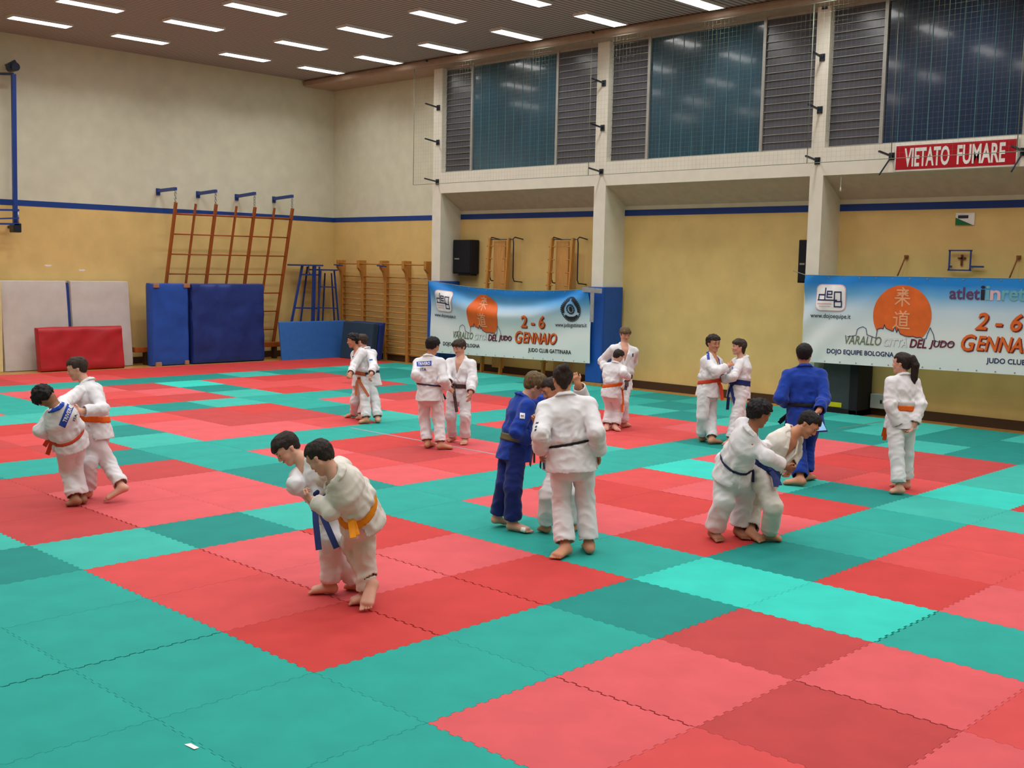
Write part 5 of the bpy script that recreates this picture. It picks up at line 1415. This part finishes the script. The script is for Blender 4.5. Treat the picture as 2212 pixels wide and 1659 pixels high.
C1, C2, C3, C4 = (540, 900, .2713), (1040, 770, .2773), (1500, 840, .2169), (60, 750, .2170)
C5, C6, C7, C8, C9 = (880, 710, .1628), (1280, 690, .1508), (1490, 710, .1628), (730, 700, .1386), (1700, 760, .2315)
m_badge_blue = mat('blue badge', (34, 66, 160), .7); m_badge_white = mat('white badge', (232, 232, 236), .7); m_badge_dark = mat('dark embroidery', (44, 50, 78), .7); m_badge_blue2 = mat('bright blue embroidery', (60, 110, 190), .7)
PEOPLE = [
 # --- trio in the middle
 dict(label='adult coach in white judo suit, back turned, dark hair in a bun', crop=C2, H=1.60, res=.006, skin='tan', hair='dark', style='bun', gi='white', belt='black', bh=.011,
      aL=(655, 1490), tL=(565, 1572), aR=(838, 1470), tR=(845, 1400), fR=(.0, 0, 1), fL=(-.9, 0, .3), pel=(705, 800), nb=(662, 330), hd=(632, 182), face=(-.15, -.2, 1), front=(.05, 0, 1), facev=False,
      eL=(465, 610, -1), wL=(462, 730, 1), eR=(895, 590, -1), wR=(912, 740, 1), kL=(622, 1150), kR=(805, 1140), wst=.085, skirt=.145, vneck=.4, qL=.98, qR=1.0, tails=((515, 805, .10), (560, 880, .14)), btilt=(-.08, 0, 0), seed=3.0, bw=1.06, sw=.112,
      badges=[dict(q=[(425, 512), (447, 510), (442, 522), (420, 526)], m=m_badge_dark, n=3), dict(q=[(420, 540), (436, 538), (430, 552), (416, 555)], m=m_badge_dark, n=3), dict(q=[(416, 565), (430, 562), (424, 578), (412, 580)], m=m_badge_dark, n=3)]),
 dict(label='boy in royal blue judo suit with olive belt, standing beside the coach', crop=C2, H=1.44, res=.006, skin='fair', hair='fair', style='fringe', gi='blue', gi2='navy', belt='olive', bh=.032,
      aR=(240, 1305), tR=(395, 1368), fR=(.95, 0, -.3), aL=(120, 1255), tL=(195, 1300), fL=(.9, 0, -.2), azL=.09, pel=(255, 720), nb=(325, 335), lean=1, hd=(412, 225), face=(.8, -.45, .25), crown=(.3, 1, 0), front=(.9, 0, .3), bulk=.006,
      eR=(275, 590, -1), wR=(375, 660, 1), eL=(450, 360, 1), wL=(535, 245, 1), cL=.7, kR=(245, 1030), kL=(165, 1030), wst=.07, skirt=.14, vneck=.6, tails=((.03, -.20), (-.05, -.24)), seed=11.0, foot_tape=[(312, 1328), (345, 1332), (340, 1372), (300, 1362)],
      badges=[dict(q=[(300, 438), (340, 442), (338, 486), (298, 482)], m=m_badge_white, text='deg', tm=m_badge_dark, pad=.18)]),
 dict(label='boy in white judo suit hidden behind the coach, one hand raised', crop=C2, H=1.42, res=.007, skin='tan', hair='dark', style='short', gi='white', belt='dark',
      aL=(505, 1325), tL=(462, 1345), fL=(-.9, 0, -.3), aR=(705, 1320), tR=(725, 1330), fR=(-.6, 0, -.6), pel=(615, 800), nb=(620, 400), kL=(530, 1060), kR=(700, 1060), hd=(560, 262), face=(-.85, -.35, -.2), front=(-.9, 0, -.2),
      eR=(500, 610, -1), wR=(432, 530, -1), hR=(-.3, .8, .0), cR=.9, eL=(800, 345, 1), wL=(752, 215, -1), hL=(-.4, .8, -.2), cL=.8, wst=.08, skirt=.15, seed=14.0, tails=((.05, -.2), (-.05, -.2))),
 # --- front pair
 dict(label='bent-over boy with blue belt and floppy fringe, left of the two front grapplers', crop=C1, H=1.45, res=.006, skin='fair', hair='dark', style='swept', gi='white', belt='blue', bh=.024, dt=.05,
      aL=(870, 1325), tL=(760, 1352), fL=(-.95, 0, -.2), aR=(640, 1345), tR=(468, 1392), fR=(-.95, 0, -.25), pel=(690, 700), nb=(440, 350), hd=(300, 255), face=(-.62, -.62, -.45), crown=(-.45, .8, -.1), front=(-.75, -.3, -.5), twist=(-.55, -.3, -.8),
      sR=(390, 470, .0), eR=(362, 545, -1, .5), wR=(465, 600, 1, .75), hR=(.5, .3, .3), cR=.8, eL=(640, 560, 1), wL=(760, 480, 1), hL=(.8, .1, .3), kR=(640, 1020), wst=.06, skirt=.12, vneck=.95, vw=1.8, voff=.045, knotp=(535, 610, -.14), tails=((548, 1060, -.25), (690, 1045, -.25)), seed=21.0),
 dict(label='bent-over boy with orange belt and back to us, right of the two front grapplers', crop=C1, H=1.42, res=.006, skin='fair', hair='dark', style='short', gi='ecru', belt='amber', bh=.026, dt=-.10,
      aL=(965, 1330), tL=(962, 1500), azL=.16, fL=(-.1, 0, -1), aR=(925, 1425), tR=(785, 1480), fR=(-.95, 0, -.3), pel=(895, 748), nb=(690, 470), lean=-1, hd=(565, 325), face=(-.72, -.6, .3), crown=(-.3, .9, .1), front=(-.75, -.4, .35), facev=True, neck=.085,
      sL=(705, 490, -.13), eL=(645, 760, -1), wL=(505, 668, 1, .85), sR=(720, 400, .1), eR=(600, 480, 1), wR=(520, 590, 1), kL=(790, 1000), kR=(1010, 1060), wst=.06, skirt=.125, vneck=.3, qL=.86, seed=5.0, bw=.95, lw=.88, hL=(-.7, .25, .3), cL=.9, knotp=(828, 720, -.10), tails=((822, 965, -.16), (852, 945, -.12)),
      badges=[dict(q=[(845, 1168), (868, 1165), (880, 1225), (858, 1228)], m=m_badge_dark, n=3)]),
 # --- left pair
 dict(label='boy with orange belt gripping his thrown partner, leg stretched back', crop=C4, H=1.42, res=.007, skin='fair', hair='mid', style='short', gi='white', belt='orange', bh=.030, dt=.05,
      aL=(940, 1395), tL=(815, 1492), azL=.15, fL=(-.85, 0, -.3), aR=(600, 1440), tR=(560, 1470), fR=(-.8, 0, -.4), pel=(680, 850), nb=(590, 370), hd=(495, 215), face=(-.92, -.25, -.25), front=(-.92, 0, .1),
      eL=(745, 620, -1), wL=(530, 640, -1), sL=(665, 455, -.10), hL=(-.9, .2, -.1), cL=.8, eR=(570, 520, 1), wR=(440, 540, 1), kL=(800, 1150), kR=(610, 1180), wst=.10, skirt=.15, vneck=.4, bw=1.0, btilt=(.25, 0, 0), knotp=(545, 760, -.1), tails=((505, 910, -.14), (520, 880, -.1)), seed=31.0),
 dict(label='boy thrown backwards at the left, dark curly head, blue back patch', crop=C4, H=1.38, res=.007, skin='brown', hair='black', style='curly', gi='white', belt='red', bh=.012, bulk=.014,
      aL=(475, 1520), tL=(380, 1568), fL=(-.95, 0, -.2), aR=(540, 1500), tR=(480, 1530), fR=(-.8, 0, .3), pel=(435, 930), nb=(285, 615), lean=-1, hd=(180, 495), face=(-.25, -.85, .45), crown=(-.75, .3, -.1), front=(-.45, -.35, .8), facev=False,
      sL=(235, 690, -.06), eL=(128, 825, -1, .8), wL=(205, 872, 1, .7), hL=(.6, -.1, .3), sR=(375, 545, .06), eR=(520, 440, 1), wR=(650, 470, 1), qL=.95, kL=(400, 1200), kR=(470, 1200), wst=.07, skirt=.11, vneck=.35, collar='blue', tails=((195, 1070, .0), (165, 985, .06)), seed=35.0, dt=-.12,
      badges=[dict(q=[(415, 505), (482, 545), (372, 805), (308, 775)], m=m_badge_blue, n=10), dict(q=[(340, 742), (422, 556), (462, 575), (382, 762)], m=None, text='TRIVERO', tm=m_badge_white, pad=.04), dict(q=[(438, 738), (470, 650), (505, 662), (474, 748)], m=None, text='ITA', tm=m_badge_dark)]),
 # --- standing pair near the left banner
 dict(label='boy seen from behind with blue patch on his back, by the black-belted boy', crop=C5, H=1.43, res=.008, skin='tan', hair='black', style='short', gi='white', belt='dark', bh=.010,
      aL=(265, 1520), tL=(345, 1535), fL=(.6, 0, .5), aR=(440, 1540), tR=(540, 1555), fR=(.9, 0, .2), pel=(300, 870), nb=(295, 400), hd=(335, 232), face=(.5, -.3, .8), front=(.4, 0, .9), facev=False, bulk=.006,
      eL=(115, 610, -1), wL=(250, 700, 1), eR=(480, 690, -1), wR=(530, 790, 1), hR=(.6, -.3, .4), kL=(225, 1190), kR=(410, 1200), wst=.085, skirt=.145, vneck=.3, tails=((500, 940, .1), (470, 900, .12)), btilt=(.12, 0, 0), seed=41.0, sw=.118, bw=1.04,
      badges=[dict(q=[(120, 440), (320, 425), (320, 490), (125, 500)], m=m_badge_blue, n=10, text='TRIVERO', tm=m_badge_white, pad=.1), dict(q=[(175, 520), (250, 520), (250, 560), (175, 560)], m=None, text='ITA', tm=m_badge_dark, pad=.0)]),
 dict(label='boy with black belt facing us, white suit, near the left banner', crop=C5, H=1.40, res=.007, skin='fair', hair='mid', style='fringe', gi='white', belt='brown', bh=.030,
      aR=(600, 1440), tR=(530, 1490), fR=(-.7, 0, -.7), aL=(765, 1465), tL=(762, 1500), fL=(-.1, 0, -1), pel=(680, 880), nb=(710, 410), hd=(692, 250), face=(-.6, -.25, -.7), front=(-.3, 0, -.95),
      eR=(515, 630, -1), wR=(555, 725, -1), hR=(.2, -.6, -.4), eL=(865, 690, -1), wL=(838, 850, -1), hL=(-.1, -1, -.1), qL=.92, kR=(575, 1190), kL=(765, 1180), wst=.085, skirt=.15, vneck=.8, knot=.03, knotp=(615, 745, -.16), tails=((655, 1105, -.16), (625, 900, -.14)), seed=45.0, sw=.112),
 # --- pair at the back left
 dict(label='boy in profile facing left with rust belt, in front of the blue boards', crop=C8, H=1.36, res=.008, skin='tan', hair='black', style='curly', gi='white', belt='rust', bh=.028,
      aL=(440, 1490), tL=(315, 1538), fL=(-.95, 0, -.3), aR=(265, 1400), tR=(150, 1472), fR=(-.9, 0, -.2), bulk=.006, pel=(380, 880), nb=(320, 410), hd=(245, 262), face=(-.95, -.1, -.2), front=(-.85, 0, -.5),
      eL=(250, 640, -1), wL=(200, 760, -1), qL=.99, eR=(260, 600, 1), wR=(210, 740, 1), kL=(425, 1180), kR=(290, 1150), wst=.08, skirt=.14, vneck=.5, knotp=(330, 840, -.14), tails=((285, 1115, -.18), (480, 1130, -.22)), btilt=(.3, 0, 0), seed=51.0,
      badges=[dict(q=[(222, 500), (245, 495), (250, 560), (232, 560)], m=m_badge_dark, n=3)]),
 dict(label='boy mostly hidden behind the boy with rust belt, arm hanging', crop=C8, H=1.36, res=.008, skin='fair', hair='mid', style='short', gi='white', belt='dark', dt=.10,
      aL=(620, 1480), tL=(622, 1508), fL=(-.3, 0, -1), aR=(370, 1440), tR=(300, 1470), fR=(-.9, 0, 0), pel=(520, 860), nb=(430, 420), hd=(375, 270), face=(-.9, -.1, .4), front=(-.8, 0, .55),
      sL=(510, 500, -.10), eL=(555, 650, -1), wL=(520, 780, -1), hL=(-.3, -.9, -.2), cL=.6, eR=(380, 600, 1), wR=(300, 640, 1), kL=(585, 1180), wst=.07, skirt=.15, vneck=.3, seed=55.0, tails=((.03, -.1), (-.03, -.1)),
      badges=[dict(q=[(490, 548), (540, 542), (542, 566), (492, 572)], m=m_badge_blue2, n=4)]),
 # --- pair at the middle back
 dict(label='tall fair-haired boy facing us with a shorter boy against his chest', crop=C6, H=1.50, res=.008, skin='fair', hair='fair', style='fringe', gi='white', belt='brown', bh=.030, dt=.12, bulk=.004,
      aR=(330, 1500), tR=(300, 1540), fR=(-.3, 0, -.9), aL=(440, 1490), tL=(530, 1520), fL=(.8, 0, -.5), pel=(400, 920), nb=(450, 385), hd=(465, 212), face=(.25, -.3, -.95), front=(.15, 0, -1),
      eR=(135, 590, 1), wR=(190, 730, -1), hR=(.6, -.4, -.4), eL=(580, 610, 1), wL=(500, 735, -1), hL=(-.6, -.5, -.3), kL=(440, 1210), wst=.08, skirt=.14, vneck=.9, knotp=(490, 880, -.14), tails=((470, 1010, -.14), (495, 960, -.12)), seed=61.0,
      badges=[dict(q=[(565, 490), (588, 485), (588, 535), (568, 538)], m=m_badge_dark, n=3)]),
 dict(label='short boy with orange belt and back to us, leaning into a taller boy', crop=C6, H=1.24, res=.008, skin='fair', hair='dark', style='short', gi='white', belt='orange', bh=.024, dt=-.06,
      aL=(205, 1530), tL=(190, 1568), fL=(-.2, 0, -1), aR=(320, 1535), tR=(340, 1568), fR=(.3, 0, -1), pel=(265, 1040), nb=(325, 640), hd=(368, 530), face=(.75, -.45, .5), crown=(.3, 1, .1), front=(.45, 0, .85), lean=1,
      eL=(200, 800, -1, .6), wL=(280, 830, 1), eR=(440, 770, -1), wR=(515, 830, 1), wst=.085, skirt=.15, vneck=.3, qR=.95, btilt=(-.3, 0, 0), knotp=(410, 1000, .02), tails=((425, 1330, -.02), (435, 1230, 0)), seed=65.0, lw=1.05),
 # --- pair by the right window bay
 dict(label='boy with red belt facing right, hand on his partner shoulder', crop=C7, H=1.47, res=.008, skin='tan', hair='dark', style='curly', gi='white', belt='red', bh=.026,
      aL=(290, 1470), tL=(430, 1508), fL=(.95, 0, -.3), aR=(160, 1440), tR=(195, 1470), fR=(.7, 0, -.4), bulk=.006, pel=(240, 830), nb=(300, 370), hd=(312, 200), face=(.45, -.05, -.9), front=(.75, 0, -.65),
      sR=(215, 430, -.05), eR=(345, 570, -1), wR=(500, 500, 1), hR=(.8, .5, .3), cR=.5, eL=(440, 570, 1), wL=(430, 660, -1), kR=(160, 1170), kL=(280, 1170), wst=.095, skirt=.15, vneck=.7, collar='blue', btilt=(-.25, 0, 0), knotp=(380, 715, -.08), tails=((432, 950, -.06), (420, 880, -.05)), seed=71.0,
      badges=[dict(q=[(220, 325), (258, 320), (268, 410), (232, 412)], m=m_badge_blue, n=5)]),
 dict(label='boy with navy belt facing left, gripping the red-belted boy', crop=C7, H=1.42, res=.008, skin='fair', hair='mid', style='long', gi='white', belt='blue', bh=.038,
      aL=(540, 1490), tL=(450, 1540), fL=(-.95, 0, -.2), aR=(650, 1430), tR=(600, 1450), fR=(-.8, 0, 0), pel=(645, 850), nb=(700, 400), hd=(655, 245), face=(-.95, .05, -.1), front=(-.9, 0, -.3),
      sL=(660, 470, -.1), eL=(575, 640, -1), wL=(440, 690, 1), hL=(-.9, .1, 0), eR=(560, 560, 1), wR=(450, 600, 1), kL=(570, 1180), kR=(690, 1180), wst=.10, skirt=.15, vneck=.5, knotp=(560, 745, -.08), tails=((620, 1070, -.10), (500, 1075, .05)), seed=75.0,
      badges=[dict(q=[(545, 505), (578, 505), (575, 540), (545, 540)], m=m_badge_blue2, n=3)]),
 # --- blue suit from behind with the tablet, girl
 dict(label='person in royal blue judo suit with black belt, back turned, holding a tablet', crop=C9, H=1.63, res=.007, skin='tan', hair='black', style='short', gi='blue', belt='black', bh=.020, bulk=.006,
      aL=(125, 1192), tL=(60, 1232), fL=(-.8, 0, .3), aR=(170, 1150), tR=(190, 1200), fR=(.6, 0, .6), pel=(170, 610), nb=(160, 130), hd=(160, 28), face=(.35, -.1, 1), front=(.1, 0, 1), facev=False,
      eL=(-65, 430, -1), wL=(-10, 480, 1), eR=(345, 430, -1), wR=(300, 550, -1), hR=(-.7, -.4, -.2), cR=.6, kL=(110, 930), kR=(180, 900), wst=.085, skirt=.15, vneck=.3, qR=.98, tails=((-75, 665, .15), (-60, 640, .16)), btilt=(.05, 0, 0), seed=81.0, sw=.110, bw=1.06, lw=.95),
 dict(label='girl with long dark ponytail and orange belt, hands clasped behind her back', crop=C9, H=1.49, res=.007, skin='fair', hair='dark', style='tail', gi='white', belt='orange', bh=.030,
      aL=(1050, 1275), tL=(955, 1310), fL=(-.9, 0, -.3), aR=(1110, 1225), tR=(1075, 1255), fR=(-.5, 0, .6), pel=(1065, 640), nb=(1085, 245), hd=(1075, 112), face=(-.75, .05, .7), front=(-.35, 0, .95), facev=True,
      eL=(965, 510, -1), wL=(1035, 685, 1), hL=(.6, -.7, .1), eR=(1245, 500, -1), wR=(1190, 670, -1), hR=(-.6, -.7, -.1), qL=.97, qR=.97, kL=(1010, 960), kR=(1100, 960), wst=.09, skirt=.15, vneck=.3, tails=((905, 825, .1), (895, 790, .12)), seed=85.0, hem=.16, sw=.106),
 # --- pair at the right front
 dict(label='boy with navy belt bent forwards at the right, open white jacket', crop=C3, H=1.46, res=.006, skin='tan', hair='black', style='short', gi='ecru', belt='blue', bh=.040, dt=.05,
      aR=(745, 1450), tR=(875, 1505), fR=(.95, 0, -.35), aL=(560, 1425), tL=(575, 1470), fL=(.4, 0, -.8), pel=(650, 850), nb=(960, 450), lean=-1, hd=(1130, 355), face=(.62, -.6, -.45), crown=(.4, .8, -.1), front=(.85, -.3, -.35), twist=(.5, -.3, -.85),
      sR=(800, 560, -.05), eR=(700, 640, 1), wR=(570, 640, 1), sL=(1000, 500, .1), eL=(1000, 640, 1), wL=(945, 760, -1), hL=(-.1, -1, -.1), cL=.6, kR=(780, 1160), kL=(590, 1150), wst=.06, skirt=.12, vneck=.95, vw=1.5, knotp=(745, 800, -.16), tails=((815, 975, -.18), (850, 960, -.16)), seed=91.0),
 dict(label='curly-haired boy at the right wrapping an arm round his partner', crop=C3, H=1.45, res=.006, skin='brown', hair='black', style='curly', gi='white', belt='dark', bh=.010, dt=-.20, bulk=.012,
      aL=(190, 1420), tL=(215, 1492), fL=(.2, 0, -1), aR=(440, 1400), tR=(430, 1460), fR=(.2, 0, -.8), pel=(365, 800), nb=(560, 430), lean=-1, hd=(640, 250), face=(.85, -.3, .35), crown=(.15, 1, 0), front=(.85, -.2, .25),
      sR=(560, 560, -.14), eR=(720, 680, -1), wR=(895, 770, 1), hR=(.8, -.4, .1), cR=.7, eL=(640, 600, 1), wL=(760, 560, 1), kL=(290, 1130), kR=(470, 1130), wst=.07, skirt=.13, vneck=.4, collar='white', tails=((.02, -.15), (-.04, -.15)), seed=95.0, lw=1.15),
]
INFO = {}
for sp in PEOPLE:
    r, info = build_person(sp); INFO[sp['label'][:22]] = info
# the tablet in the hand of the person in blue
_c = [CAM + ray(1700 + x * .2315, 760 + y * .2315) * ((INFO['person in royal blue j'[:22]]['WR']['R'] - CAM) @ CF - .05 + o) for x, y, o in ((255, 590, .0), (292, 560, .03), (382, 745, .03), (268, 752, .0))]
_n = unit(np.cross(_c[1] - _c[0], _c[2] - _c[0])); _n = _n if _n @ (CAM - _c[0]) > 0 else -_n
t = empty('tablet', _c[0], 'tablet computer with lit pale blue screen held by the person in blue', 'tablet')
def quad_box(c, n, th, name, m, parent):
    V = [p for p in c] + [p - n * th for p in c]
    return mesh_obj(name, V, [(0, 1, 2, 3), (7, 6, 5, 4)] + [(i, i + 4, (i + 1) % 4 + 4, (i + 1) % 4) for i in range(4)], m, parent)
quad_box(_c, _n, .012, 'case', mat('dark blue tablet case', (26, 36, 90), .4), t)
_m = sum(_c) / 4
quad_box([_m + (p - _m) * .84 + _n * .002 for p in _c], _n, .003, 'screen', mat('lit tablet screen', (140, 190, 235), .2, emit=.45), t)
